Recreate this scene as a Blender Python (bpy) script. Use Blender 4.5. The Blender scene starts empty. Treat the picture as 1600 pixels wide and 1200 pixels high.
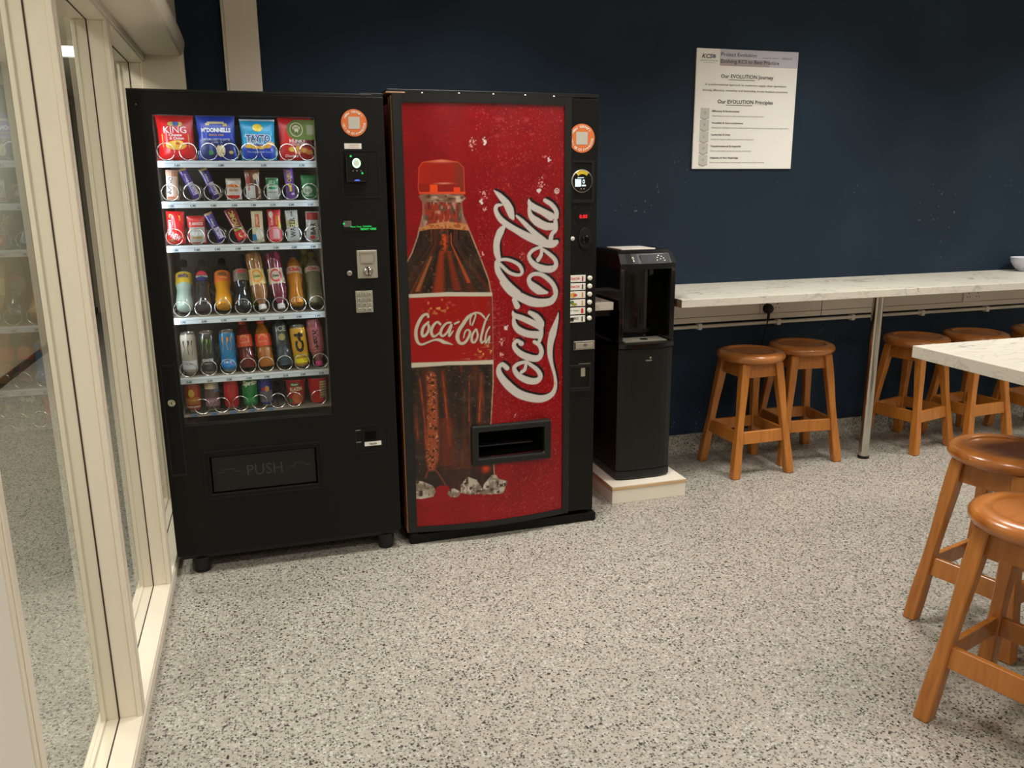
import bpy, bmesh, math, random
import numpy as np
from mathutils import Vector, Matrix

# ------------------------------------------------------------------ camera
C = bpy.context.scene.collection
sc = bpy.context.scene
PI = math.pi
f_px, pitch, roll, yaw = 1276.88, 0.234703, 0.00795318, 0.295395
cam_d = bpy.data.cameras.new('camera')
cam_d.sensor_width = 36.0
cam_d.lens = f_px / 1600 * 36.0
cam_d.clip_start = 0.05
cam = bpy.data.objects.new('camera', cam_d)
C.objects.link(cam)
fw = Vector((math.sin(yaw)*math.cos(pitch), math.cos(yaw)*math.cos(pitch), -math.sin(pitch)))
rt = Vector((math.cos(yaw), -math.sin(yaw), 0))
dn = fw.cross(rt)
r2 = rt*math.cos(roll) + dn*math.sin(roll)
d2 = -rt*math.sin(roll) + dn*math.cos(roll)
mw = Matrix((( r2.x, -d2.x, -fw.x, 0), (r2.y, -d2.y, -fw.y, 0), (r2.z, -d2.z, -fw.z, 1.49), (0, 0, 0, 1)))
cam.matrix_world = mw
sc.camera = cam

# ------------------------------------------------------------------ world, lights, exposure
sc.view_settings.view_transform = 'Standard'
sc.view_settings.look = 'None'
sc.view_settings.exposure = 0.0
sc.view_settings.gamma = 1.0
sc.view_settings.use_curve_mapping = False
w = bpy.data.worlds.new('world')
sc.world = w
w.use_nodes = True
w.node_tree.nodes['Background'].inputs[0].default_value = (0.9, 0.95, 1.0, 1)
w.node_tree.nodes['Background'].inputs[1].default_value = 0.02

def area(name, loc, sx, sy, power, col=(1, 1, 1), rot=(0, 0, 0), spread=180):
    l = bpy.data.lights.new(name, 'AREA')
    l.shape = 'RECTANGLE'; l.size = sx; l.size_y = sy
    l.energy = power; l.color = col; l.spread = math.radians(spread)
    o = bpy.data.objects.new(name, l)
    o.location = loc; o.rotation_euler = rot
    C.objects.link(o)
    return o
def globe(name, loc, power, radius, col):
    l = bpy.data.lights.new(name, 'POINT'); l.energy = power; l.shadow_soft_size = radius; l.color = col
    o = bpy.data.objects.new(name, l); o.location = loc; C.objects.link(o)
    return o
WARM = (1.0, 0.965, 0.91)
for lx in (0.9, 2.9, 4.9):                           # louvred ceiling panels, and unseen point lights added as fill further back
    for ly, pw, sd_ in ((2.85, 25, 120), (0.5, 25, 140)):
        area('ceiling_panel_light', (lx, ly, 2.88), 0.58, 0.58, pw, WARM, spread=sd_)
    globe('rear_fill_light', (lx, -1.3, 2.66), 16, 0.14, WARM)
for ly, pw in ((0.9, 40), (3.2, 26), (5.6, 28), (7.75, 34)):  # farthest one belongs to the visible panel; nearer ones are added corridor fill
    area('corridor_panel_and_fill_light', (-1.40, ly, 2.585), 0.5, 0.4, pw, (1.0, 0.98, 0.9))

# ------------------------------------------------------------------ materials
def lin(c):
    c = c / 255.0
    return c/12.92 if c <= 0.04045 else ((c+0.055)/1.055)**2.4
def S(r, g, b): return (lin(r), lin(g), lin(b), 1)
def new_mat(name):
    m = bpy.data.materials.new(name); m.use_nodes = True
    return m, m.node_tree.nodes, m.node_tree.links, m.node_tree.nodes['Principled BSDF']
def mat(name, col, rough=0.5, metal=0.0, spec=0.5, coat=0.0, emit=None, estr=0.0, var=0.0, vscale=30.0, bump=0.0):
    m, n, l, p = new_mat(name)
    p.inputs['Base Color'].default_value = col
    p.inputs['Roughness'].default_value = rough
    p.inputs['Metallic'].default_value = metal
    p.inputs['Specular IOR Level'].default_value = spec
    p.inputs['Coat Weight'].default_value = coat
    if emit:
        p.inputs['Emission Color'].default_value = emit
        p.inputs['Emission Strength'].default_value = estr
    if var or bump:
        tc = n.new('ShaderNodeTexCoord'); nz = n.new('ShaderNodeTexNoise')
        nz.inputs['Scale'].default_value = vscale; nz.inputs['Detail'].default_value = 5
        l.new(tc.outputs['Object'], nz.inputs['Vector'])
        if var:
            mx = n.new('ShaderNodeMix'); mx.data_type = 'RGBA'
            mx.inputs[6].default_value = tuple(c*(1-var) for c in col[:3]) + (1,)
            mx.inputs[7].default_value = tuple(min(1, c*(1+var)) for c in col[:3]) + (1,)
            l.new(nz.outputs['Fac'], mx.inputs[0]); l.new(mx.outputs[2], p.inputs['Base Color'])
        if bump:
            b = n.new('ShaderNodeBump'); b.inputs['Strength'].default_value = bump; b.inputs['Distance'].default_value = 0.002
            l.new(nz.outputs['Fac'], b.inputs['Height']); l.new(b.outputs['Normal'], p.inputs['Normal'])
    return m
def ramp(n, stops, interp='LINEAR'):
    r = n.new('ShaderNodeValToRGB'); r.color_ramp.interpolation = interp
    e = r.color_ramp.elements
    while len(e) < len(stops): e.new(0.5)
    for i, (pos, c) in enumerate(stops): e[i].position = pos; e[i].color = c
    return r
def floor_mat():
    m, n, l, p = new_mat('terrazzo')
    tc = n.new('ShaderNodeTexCoord')
    wn_ = n.new('ShaderNodeTexNoise'); wn_.inputs['Scale'].default_value = 130; wn_.inputs['Detail'].default_value = 3
    l.new(tc.outputs['Object'], wn_.inputs['Vector'])
    warp = n.new('ShaderNodeMixRGB'); warp.blend_type = 'LINEAR_LIGHT'; warp.inputs[0].default_value = 0.0065
    l.new(tc.outputs['Object'], warp.inputs[1]); l.new(wn_.outputs['Color'], warp.inputs[2])
    def vor(scale, rnd, th):
        v = n.new('ShaderNodeTexVoronoi'); v.inputs['Scale'].default_value = scale
        l.new(warp.outputs[0], v.inputs['Vector'])
        s = n.new('ShaderNodeSeparateColor'); l.new(v.outputs['Color'], s.inputs[0])
        a = n.new('ShaderNodeMath'); a.operation = 'LESS_THAN'; a.inputs[1].default_value = rnd; l.new(s.outputs[0], a.inputs[0])
        b = n.new('ShaderNodeMath'); b.operation = 'LESS_THAN'; b.inputs[1].default_value = th; l.new(v.outputs['Distance'], b.inputs[0])
        k = n.new('ShaderNodeMath'); k.operation = 'MULTIPLY'; l.new(a.outputs[0], k.inputs[0]); l.new(b.outputs[0], k.inputs[1])
        return k.outputs[0], s.outputs[1]
    def mix(fac, a, b):
        x = n.new('ShaderNodeMix'); x.data_type = 'RGBA'
        l.new(fac, x.inputs[0])
        if isinstance(a, tuple): x.inputs[6].default_value = a
        else: l.new(a, x.inputs[6])
        if isinstance(b, tuple): x.inputs[7].default_value = b
        else: l.new(b, x.inputs[7])
        return x.outputs[2]
    nz = n.new('ShaderNodeTexNoise'); nz.inputs['Scale'].default_value = 1.7; nz.inputs['Detail'].default_value = 6
    l.new(tc.outputs['Object'], nz.inputs['Vector'])
    base = mix(nz.outputs['Fac'], S(150, 144, 133), S(173, 167, 154))
    k0, r0 = vor(95, 0.42, 0.42)
    base = mix(k0, base, S(184, 181, 174))
    k1, r1 = vor(150, 0.38, 0.5)
    base = mix(k1, base, S(112, 108, 101))
    k2, r2_ = vor(118, 0.28, 0.42)
    base = mix(k2, base, S(66, 63, 59))
    k3, r3 = vor(70, 0.10, 0.34)
    base = mix(k3, base, S(52, 49, 47))
    l.new(base, p.inputs['Base Color'])
    p.inputs['Roughness'].default_value = 0.42
    p.inputs['Specular IOR Level'].default_value = 0.35
    return m
def navy_mat():
    m, n, l, p = new_mat('navy_paint')
    tc = n.new('ShaderNodeTexCoord')
    nz = n.new('ShaderNodeTexNoise'); nz.inputs['Scale'].default_value = 2.2; nz.inputs['Detail'].default_value = 5
    l.new(tc.outputs['Object'], nz.inputs['Vector'])
    r = ramp(n, [(0.3, S(28, 41, 55)), (0.7, S(34, 49, 64))]); l.new(nz.outputs['Fac'], r.inputs[0])
    # scuffs: pale flecks where a coarse noise allows them
    v = n.new('ShaderNodeTexVoronoi'); v.inputs['Scale'].default_value = 42
    mp = n.new('ShaderNodeMapping'); mp.inputs['Scale'].default_value = (1, 1, 0.45); l.new(tc.outputs['Object'], mp.inputs[0]); 
    dn_ = n.new('ShaderNodeTexNoise'); dn_.inputs['Scale'].default_value = 30; l.new(tc.outputs['Object'], dn_.inputs['Vector'])
    ad = n.new('ShaderNodeMixRGB'); ad.blend_type = 'LINEAR_LIGHT'; ad.inputs[0].default_value = 0.035
    l.new(mp.outputs[0], ad.inputs[1]); l.new(dn_.outputs['Color'], ad.inputs[2]); l.new(ad.outputs[0], v.inputs['Vector'])
    s = n.new('ShaderNodeSeparateColor'); l.new(v.outputs['Color'], s.inputs[0])
    nb = n.new('ShaderNodeTexNoise'); nb.inputs['Scale'].default_value = 2.6; nb.inputs['Detail'].default_value = 2
    l.new(tc.outputs['Object'], nb.inputs['Vector'])
    def mth(op, a, b):
        q = n.new('ShaderNodeMath'); q.operation = op
        for i, x in enumerate((a, b)):
            if isinstance(x, float): q.inputs[i].default_value = x
            else: l.new(x, q.inputs[i])
        return q.outputs[0]
    k = mth('MULTIPLY', mth('LESS_THAN', s.outputs[0], 0.2), mth('LESS_THAN', v.outputs['Distance'], 0.15))
    k = mth('MULTIPLY', k, mth('GREATER_THAN', nb.outputs['Fac'], 0.54))
    sx_ = n.new('ShaderNodeSeparateXYZ'); l.new(tc.outputs['Object'], sx_.inputs[0])
    zr = ramp(n, [(0.0, (1, 1, 1, 1)), (0.10, (0.8, 0.8, 0.8, 1)), (0.14, (0.1, 0.1, 0.1, 1)), (0.48, (1, 1, 1, 1)), (0.66, (0.7, 0.7, 0.7, 1)), (0.82, (0.0, 0.0, 0.0, 1))])
    l.new(mth('DIVIDE', sx_.outputs['Z'], 2.1), zr.inputs[0])
    k = mth('MULTIPLY', k, zr.outputs[0])
    k = mth('MULTIPLY', k, 0.6)
    mx = n.new('ShaderNodeMix'); mx.data_type = 'RGBA'; l.new(k, mx.inputs[0]); l.new(r.outputs[0], mx.inputs[6]); mx.inputs[7].default_value = S(150, 160, 168)
    l.new(mx.outputs[2], p.inputs['Base Color'])
    p.inputs['Roughness'].default_value = 0.66
    p.inputs['Specular IOR Level'].default_value = 0.18
    b = n.new('ShaderNodeBump'); b.inputs['Strength'].default_value = 0.25; b.inputs['Distance'].default_value = 0.002
    n3 = n.new('ShaderNodeTexNoise'); n3.inputs['Scale'].default_value = 60; n3.inputs['Detail'].default_value = 4; l.new(tc.outputs['Object'], n3.inputs['Vector'])
    l.new(n3.outputs['Fac'], b.inputs['Height']); l.new(b.outputs['Normal'], p.inputs['Normal'])
    return m
def wood_mat(name, c1, c2, rough, axis=2, coat=0.3, scale=9.0):
    m, n, l, p = new_mat(name)
    tc = n.new('ShaderNodeTexCoord'); mp = n.new('ShaderNodeMapping')
    sc_ = [scale*4]*3; sc_[axis] = scale*0.35; mp.inputs['Scale'].default_value = sc_
    l.new(tc.outputs['Object'], mp.inputs[0])
    nz = n.new('ShaderNodeTexNoise'); nz.inputs['Scale'].default_value = 1.0; nz.inputs['Detail'].default_value = 6; nz.inputs['Distortion'].default_value = 0.8
    l.new(mp.outputs[0], nz.inputs['Vector'])
    r = ramp(n, [(0.28, c1), (0.72, c2)]); l.new(nz.outputs['Fac'], r.inputs[0])
    l.new(r.outputs[0], p.inputs['Base Color'])
    p.inputs['Roughness'].default_value = rough; p.inputs['Coat Weight'].default_value = coat; p.inputs['Coat Roughness'].default_value = 0.15
    return m
def marble_mat():
    m, n, l, p = new_mat('veined_laminate')
    tc = n.new('ShaderNodeTexCoord'); mp = n.new('ShaderNodeMapping'); mp.inputs['Scale'].default_value = (0.7, 1.5, 1.5)
    mp.inputs['Rotation'].default_value = (0.3, 0.2, 0.35)
    l.new(tc.outputs['Object'], mp.inputs[0])
    def vein(scale, width, dist):
        nz = n.new('ShaderNodeTexNoise'); nz.inputs['Scale'].default_value = scale; nz.inputs['Detail'].default_value = 7; nz.inputs['Distortion'].default_value = dist
        l.new(mp.outputs[0], nz.inputs['Vector'])
        a = n.new('ShaderNodeMath'); a.operation = 'SUBTRACT'; a.inputs[1].default_value = 0.5; l.new(nz.outputs['Fac'], a.inputs[0])
        b = n.new('ShaderNodeMath'); b.operation = 'ABSOLUTE'; l.new(a.outputs[0], b.inputs[0])
        r = ramp(n, [(0.0, (1, 1, 1, 1)), (width, (0, 0, 0, 1))]); l.new(b.outputs[0], r.inputs[0])
        return r.outputs[0]
    v1, v2 = vein(3.2, 0.016, 1.6), vein(9.0, 0.022, 0.9)
    msk = n.new('ShaderNodeTexNoise'); msk.inputs['Scale'].default_value = 5.0; l.new(tc.outputs['Object'], msk.inputs['Vector'])
    rk = ramp(n, [(0.45, (0, 0, 0, 1)), (0.62, (1, 1, 1, 1))]); l.new(msk.outputs['Fac'], rk.inputs[0])
    m1 = n.new('ShaderNodeMix'); m1.data_type = 'RGBA'; m1.inputs[6].default_value = S(206, 201, 187); m1.inputs[7].default_value = S(186, 180, 167)
    l.new(v2, m1.inputs[0])
    ml = n.new('ShaderNodeMath'); ml.operation = 'MULTIPLY'; l.new(v1, ml.inputs[0]); l.new(rk.outputs[0], ml.inputs[1])
    m2 = n.new('ShaderNodeMix'); m2.data_type = 'RGBA'; m2.inputs[7].default_value = S(112, 108, 100)
    l.new(ml.outputs[0], m2.inputs[0]); l.new(m1.outputs[2], m2.inputs[6]); l.new(m2.outputs[2], p.inputs['Base Color'])
    p.inputs['Roughness'].default_value = 0.4
    return m
def glass_mat(name, tint, ior=1.45, boost=1.0):
    m, n, l, p = new_mat(name); n.remove(p)
    out = n['Material Output']
    t = n.new('ShaderNodeBsdfTransparent'); t.inputs[0].default_value = tint
    g = n.new('ShaderNodeBsdfGlossy'); g.inputs['Roughness'].default_value = 0.0
    ge = n.new('ShaderNodeNewGeometry'); dt_ = n.new('ShaderNodeVectorMath'); dt_.operation = 'DOT_PRODUCT'
    l.new(ge.outputs['Normal'], dt_.inputs[0]); l.new(ge.outputs['Incoming'], dt_.inputs[1])
    def mth(op, a, b):
        q = n.new('ShaderNodeMath'); q.operation = op; q.use_clamp = op == 'MULTIPLY_ADD'
        for i, x in enumerate((a, b)):
            if isinstance(x, float): q.inputs[i].default_value = x
            else: l.new(x, q.inputs[i])
        return q
    c_ = mth('ABSOLUTE', dt_.outputs['Value'], 0.0)    # the same from both sides of the sheet
    p5 = mth('POWER', mth('SUBTRACT', 1.0, c_.outputs[0]).outputs[0], 5.0)
    r0 = 2*((ior-1)/(ior+1))**2
    k = mth('MULTIPLY_ADD', p5.outputs[0], (1-r0)*boost); k.inputs[2].default_value = r0*boost
    mx = n.new('ShaderNodeMixShader'); l.new(k.outputs[0], mx.inputs[0]); l.new(t.outputs[0], mx.inputs[1]); l.new(g.outputs[0], mx.inputs[2])
    l.new(mx.outputs[0], out.inputs['Surface'])
    return m
def print_mat(name, rough=0.3, coat=0.25):
    m, n, l, p = new_mat(name)
    a = n.new('ShaderNodeVertexColor'); a.layer_name = 'print'
    l.new(a.outputs['Color'], p.inputs['Base Color'])
    p.inputs['Roughness'].default_value = rough; p.inputs['Coat Weight'].default_value = coat; p.inputs['Coat Roughness'].default_value = 0.08; p.inputs['Specular IOR Level'].default_value = 0.35
    return m
M = {}
M['floor'] = floor_mat(); M['navy'] = navy_mat(); M['marble'] = marble_mat()
M['cream'] = mat('cream_gloss_paint', S(228, 217, 199), 0.34, var=0.04, vscale=3, bump=0.05)
M['white_wall'] = mat('white_wall_paint', S(222, 216, 204), 0.7, var=0.03, vscale=4)
M['corridor_wall'] = mat('corridor_paint', S(205, 194, 172), 0.6, var=0.03, vscale=4)
M['corridor_upper'] = mat('corridor_upper_paint', S(196, 198, 186), 0.6, var=0.03, vscale=4)
M['gasket'] = mat('brown_sealant', S(58, 40, 26), 0.7)
M['dark_skirt'] = mat('dark_skirting', S(52, 48, 44), 0.6)
M['pane'] = glass_mat('window_glass', (0.90, 0.92, 0.88, 1), 1.5, 0.9)
M['display_glass'] = glass_mat('display_glass', (0.93, 0.94, 0.93, 1), 1.4, 0.8)
M['black'] = mat('black_powder_coat', S(15, 14, 11), 0.5, spec=0.2, var=0.1, vscale=6, bump=0.06)
M['black2'] = mat('black_plastic', S(17, 17, 16), 0.36, spec=0.35)
M['black_gloss'] = mat('gloss_black_plastic', S(12, 11, 11), 0.08, spec=0.5)
M['black_frame'] = mat('worn_black_frame', S(22, 22, 20), 0.42, spec=0.35, var=0.25, vscale=14)
M['interior'] = mat('dark_grey_liner', S(150, 142, 128), 0.6)
M['deep'] = mat('deep_black', S(4, 4, 4), 0.8, spec=0.1)
M['steel'] = mat('brushed_steel', S(176, 172, 162), 0.32, metal=1.0, var=0.06, vscale=40)
M['chrome'] = mat('chrome', S(196, 192, 184), 0.12, metal=1.0)
M['plate'] = mat('satin_nickel', S(172, 166, 150), 0.45, metal=0.6)
M['strip'] = mat('pale_price_rail', S(214, 226, 232), 0.4)
M['rail_line'] = mat('rail_groove_grey', S(150, 162, 172), 0.5)
M['tag'] = mat('dark_print', S(34, 40, 48), 0.6)
M['tag_blue'] = mat('blue_price_ticket', S(110, 140, 175), 0.5)
M['wire'] = mat('coil_wire', S(205, 205, 200), 0.25, metal=0.9)
M['orange'] = mat('orange_sticker', S(214, 112, 52), 0.5)
M['paper'] = mat('white_paper', S(226, 222, 212), 0.55)
M['board'] = mat('poster_board', S(248, 246, 240), 0.45)
M['ink'] = mat('grey_ink', S(62, 62, 66), 0.6)
M['ink_soft'] = mat('pale_grey_ink', S(104, 102, 102), 0.6)
M['lilac'] = mat('lilac_banner_print', S(200, 198, 210), 0.5)
M['mauve'] = mat('mauve_banner_print', S(176, 164, 170), 0.5)
M['chev'] = mat('pale_grey_print', S(204, 202, 196), 0.5)
M['chev2'] = mat('chevron_edge_print', S(170, 168, 166), 0.5)
M['led_green'] = mat('green_screen_text', S(30, 160, 70), 0.5, emit=S(40, 230, 100), estr=0.5)
M['led_white'] = mat('lit_reader_face', S(200, 240, 215), 0.5, emit=S(190, 245, 210), estr=0.9)
M['led_blue'] = mat('blue_led', S(60, 90, 220), 0.5, emit=S(70, 110, 240), estr=0.9)
M['led_red'] = mat('red_digits', S(200, 20, 30), 0.5, emit=S(225, 20, 40), estr=0.7)
M['screen_pale'] = mat('lit_screen_white', S(200, 225, 230), 0.5, emit=S(190, 225, 235), estr=0.7)
M['tube'] = mat('lit_tube', S(240, 246, 255), 0.5, emit=S(235, 243, 255), estr=4.0)
M['machine_red'] = mat('red_cabinet_paint', S(170, 14, 24), 0.3)
M['copper'] = mat('bare_door_edge', S(150, 104, 70), 0.45)
M['stool'] = wood_mat('varnished_orange_wood', S(156, 92, 30), S(184, 116, 44), 0.4)
M['seat'] = wood_mat('varnished_seat_wood', S(152, 86, 32), S(186, 116, 50), 0.28, axis=0, coat=0.5, scale=5.0)
M['ply'] = wood_mat('raw_board_edge', S(176, 142, 100), S(206, 176, 134), 0.6, axis=0, coat=0)
M['chip'] = mat('chipboard_end', S(92, 70, 48), 0.8, var=0.2, vscale=90)
M['white_paint'] = mat('painted_plywood', S(222, 214, 198), 0.5, var=0.03, vscale=8)
M['pvc'] = mat('white_pvc', S(232, 225, 212), 0.45)
M['pvc_line'] = mat('pvc_groove', S(130, 120, 108), 0.6)
M['bowl'] = mat('glazed_ceramic', S(206, 208, 220), 0.2)
M['lid'] = mat('pale_lid', S(226, 222, 210), 0.4)
M['print'] = print_mat('printed_front', 0.28, 0.08)
def solid(r, g, b, rough=0.35, metal=0.0, coat=0.2):
    k = 'c%d_%d_%d_%.2f_%.1f' % (r, g, b, rough, metal)
    if k not in M: M[k] = mat('print_%d_%d_%d' % (r, g, b), S(r, g, b), rough, metal, coat=coat)
    return M[k]

# ------------------------------------------------------------------ mesh helpers
class MB:
    def __init__(s): s.v = []; s.f = []
    def add(s, vs, fs):
        o = len(s.v); s.v += [tuple(q) for q in vs]; s.f += [tuple(i+o for i in q) for q in fs]; return s
    def box(s, x0, x1, y0, y1, z0, z1):
        v = [(x, y, z) for z in (z0, z1) for y in (y0, y1) for x in (x0, x1)]
        return s.add(v, [(0, 2, 3, 1), (4, 5, 7, 6), (0, 1, 5, 4), (2, 6, 7, 3), (0, 4, 6, 2), (1, 3, 7, 5)])
    def lathe(s, prof, n=24, c=(0, 0, 0), axis='z', cap=True):
        vs = []
        for r, h in prof:
            for i in range(n):
                a = 2*PI*i/n; x, y = r*math.cos(a), r*math.sin(a)
                p = (x, y, h) if axis == 'z' else ((x, -h, y) if axis == 'y' else (h, x, y))
                vs.append((c[0]+p[0], c[1]+p[1], c[2]+p[2]))
        fs = []
        for k in range(len(prof)-1):
            for i in range(n):
                j = (i+1) % n
                fs.append((k*n+i, k*n+j, (k+1)*n+j, (k+1)*n+i))
        if cap:
            fs.append(tuple(range(n))[::-1]); fs.append(tuple((len(prof)-1)*n+i for i in range(n)))
        return s.add(vs, fs)
    def tube(s, pts, r, n=8, closed=False):
        pts = [Vector(p) for p in pts]; vs = []; N = len(pts)
        up = Vector((0, 0, 1)); 
        for i, p in enumerate(pts):
            a = pts[(i+1) % N] if (closed or i < N-1) else p
            b = pts[i-1] if (closed or i > 0) else p
            t = (a-b).normalized()
            u = t.cross(up if abs(t.z) < 0.95 else Vector((1, 0, 0))).normalized(); v = t.cross(u)
            for k in range(n):
                q = p + (u*math.cos(2*PI*k/n) + v*math.sin(2*PI*k/n))*r
                vs.append(q)
        fs = []
        for i in range(N if closed else N-1):
            for k in range(n):
                j = (k+1) % n; i2 = (i+1) % N
                fs.append((i*n+k, i*n+j, i2*n+j, i2*n+k))
        if not closed: fs += [tuple(range(n))[::-1], tuple((N-1)*n+k for k in range(n))]
        return s.add(vs, fs)
    def loft(s, secs):
        n = len(secs[0]); vs = [q for x in secs for q in x]; fs = []
        for k in range(len(secs)-1):
            for i in range(n):
                j = (i+1) % n; fs.append((k*n+i, k*n+j, (k+1)*n+j, (k+1)*n+i))
        fs += [tuple(range(n))[::-1], tuple((len(secs)-1)*n+i for i in range(n))]
        return s.add(vs, fs)
    def prism(s, poly, y0, y1):                      # outline in x,z pushed along y
        n = len(poly); vs = [(x, y0, z) for x, z in poly] + [(x, y1, z) for x, z in poly]
        fs = [tuple(range(n)), tuple(range(n, 2*n))[::-1]] + [(i, i+n, (i+1) % n+n, (i+1) % n) for i in range(n)]
        return s.add(vs, fs)
    def holed(s, x0, x1, z0, z1, y0, y1, holes):     # slab in the x,z plane with rectangular holes
        xs = sorted({x0, x1, *[h[0] for h in holes], *[h[1] for h in holes]}); zs = sorted({z0, z1, *[h[2] for h in holes], *[h[3] for h in holes]})
        fill = lambda i, j: 0 <= i < len(xs)-1 and 0 <= j < len(zs)-1 and not any(h[0]-1e-6 <= xs[i] and xs[i+1] <= h[1]+1e-6 and h[2]-1e-6 <= zs[j] and zs[j+1] <= h[3]+1e-6 for h in holes)
        for i in range(len(xs)-1):
            for j in range(len(zs)-1):
                if not fill(i, j): continue
                a, b, c, d = xs[i], xs[i+1], zs[j], zs[j+1]
                s.add([(a, y0, c), (b, y0, c), (b, y0, d), (a, y0, d)], [(0, 1, 2, 3)])
                s.add([(a, y1, c), (b, y1, c), (b, y1, d), (a, y1, d)], [(3, 2, 1, 0)])
                if not fill(i-1, j): s.add([(a, y0, c), (a, y1, c), (a, y1, d), (a, y0, d)], [(3, 2, 1, 0)])
                if not fill(i+1, j): s.add([(b, y0, c), (b, y1, c), (b, y1, d), (b, y0, d)], [(0, 1, 2, 3)])
                if not fill(i, j-1): s.add([(a, y0, c), (b, y0, c), (b, y1, c), (a, y1, c)], [(3, 2, 1, 0)])
                if not fill(i, j+1): s.add([(a, y0, d), (b, y0, d), (b, y1, d), (a, y1, d)], [(0, 1, 2, 3)])
        return s
    def build(s, name, m, parent=None, world=True, bevel=0.0, smooth=False, seg=2, weld=False):
        off = Vector((0, 0, 0))
        if parent is not None and world:
            q = parent
            while q is not None: off += q.location; q = q.parent
        me = bpy.data.meshes.new(name)
        me.from_pydata([tuple(Vector(p)-off) for p in s.v], [], s.f)
        bm = bmesh.new(); bm.from_mesh(me)
        if weld: bmesh.ops.remove_doubles(bm, verts=bm.verts, dist=1e-5)
        bmesh.ops.recalc_face_normals(bm, faces=bm.faces)
        if bevel:
            es = [e for e in bm.edges if len(e.link_faces) == 2 and e.calc_face_angle(0) > 0.6]
            bmesh.ops.bevel(bm, geom=es, offset=bevel, segments=seg, affect='EDGES', profile=0.5, clamp_overlap=True)
        bm.to_mesh(me); bm.free()
        if smooth:
            me.polygons.foreach_set('use_smooth', [True]*len(me.polygons))
            try: me.set_sharp_from_angle(angle=math.radians(40))
            except Exception: pass
        me.materials.append(m)
        o = bpy.data.objects.new(name, me); C.objects.link(o)
        if parent is not None: o.parent = parent
        return o
def tag(o, label=None, cat=None, group=None, kind=None):
    if label: o['label'] = label
    if cat: o['category'] = cat
    if group: o['group'] = group
    if kind: o['kind'] = kind
    return o
def thing(name, label, cat, loc, rot=(0, 0, 0), group=None):
    o = bpy.data.objects.new(name, None); C.objects.link(o)
    o.empty_display_size = 0.1
    o.location = loc; o.rotation_euler = rot
    return tag(o, label, cat, group)
def struct(name, mb, m, **k):
    return tag(mb.build(name, m, **k), kind='structure')
def box(x0, x1, y0, y1, z0, z1): return MB().box(x0, x1, y0, y1, z0, z1)

# lettering: glyph outlines turned into mesh and laid on a surface function f(u, v)
_gc = {}
def glyphs(txt, bold=0.0, shear=0.0):
    k = (txt, bold, shear)
    if k not in _gc:
        cu = bpy.data.curves.new('glyphs', 'FONT'); cu.body = txt; cu.offset = bold; cu.shear = shear; cu.resolution_u = 2
        ob = bpy.data.objects.new('glyphs', cu); me = bpy.data.meshes.new_from_object(ob)
        v = np.array([q.co[:2] for q in me.vertices]).reshape(-1, 2); fs = [tuple(p.vertices) for p in me.polygons]
        if len(v):
            lo, hi = v.min(0), v.max(0); v = v - (lo+hi)/2
            _gc[k] = (v, fs, hi-lo)
        else: _gc[k] = (v, fs, np.array([1, 1]))
        bpy.data.objects.remove(ob); bpy.data.curves.remove(cu); bpy.data.meshes.remove(me)
    return _gc[k]
def letters(txt, f, m, parent, cx=0, cy=0, w=None, h=None, rot=0.0, bold=0.0, shear=0.0, name='lettering', world=True, mb=None, left=False):
    v, fs, sz = glyphs(txt, bold, shear)
    if not len(v): return
    if w and h: sx, sy = w/sz[0], h/sz[1]
    elif w: sx = sy = w/sz[0]
    else: sx = sy = h/sz[1]
    c, s_ = math.cos(rot), math.sin(rot); out = []
    ox = sz[0]*sx/2 if left else 0
    for a, b in v:
        a, b = a*sx+ox, b*sy
        out.append(f(cx+a*c-b*s_, cy+a*s_+b*c))
    if mb is not None: mb.add(out, fs); return
    t = MB(); t.add(out, fs)
    return t.build(name, m, parent, world)
def arc_letters(txt, f, mb, cx, cy, r, h, a0, a1, flip=False):
    n = len(txt)
    for i, ch in enumerate(txt):
        if ch == ' ': continue
        a = a0 + (a1-a0)*i/(n-1)
        letters(ch, f, None, None, cx+r*math.cos(a), cy+r*math.sin(a), h=h if ch.isalnum() else h*0.4, rot=(a-PI/2) if not flip else (a+PI/2), mb=mb, bold=0.02)
def patch(f, u0, u1, v0, v1, nu=6, nv=6):            # small printed rectangle following a surface
    t = MB(); vs = [f(u0+(u1-u0)*i/nu, v0+(v1-v0)*j/nv) for j in range(nv+1) for i in range(nu+1)]
    t.add(vs, [(j*(nu+1)+i, j*(nu+1)+i+1, (j+1)*(nu+1)+i+1, (j+1)*(nu+1)+i) for j in range(nv) for i in range(nu)])
    return t
def disc(f, cx, cy, rx, ry, n=20, rings=3, inner=0.0, a0=0, a1=2*PI):
    t = MB(); vs = []
    for k in range(rings+1):
        q = inner + (1-inner)*k/rings
        for i in range(n+1):
            a = a0+(a1-a0)*i/n; vs.append(f(cx+rx*q*math.cos(a), cy+ry*q*math.sin(a)))
    t.add(vs, [(k*(n+1)+i, k*(n+1)+i+1, (k+1)*(n+1)+i+1, (k+1)*(n+1)+i) for k in range(rings) for i in range(n)])
    return t
def plane_f(Y, e=0.0008): return lambda u, v: (u, Y-e, v)

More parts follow.
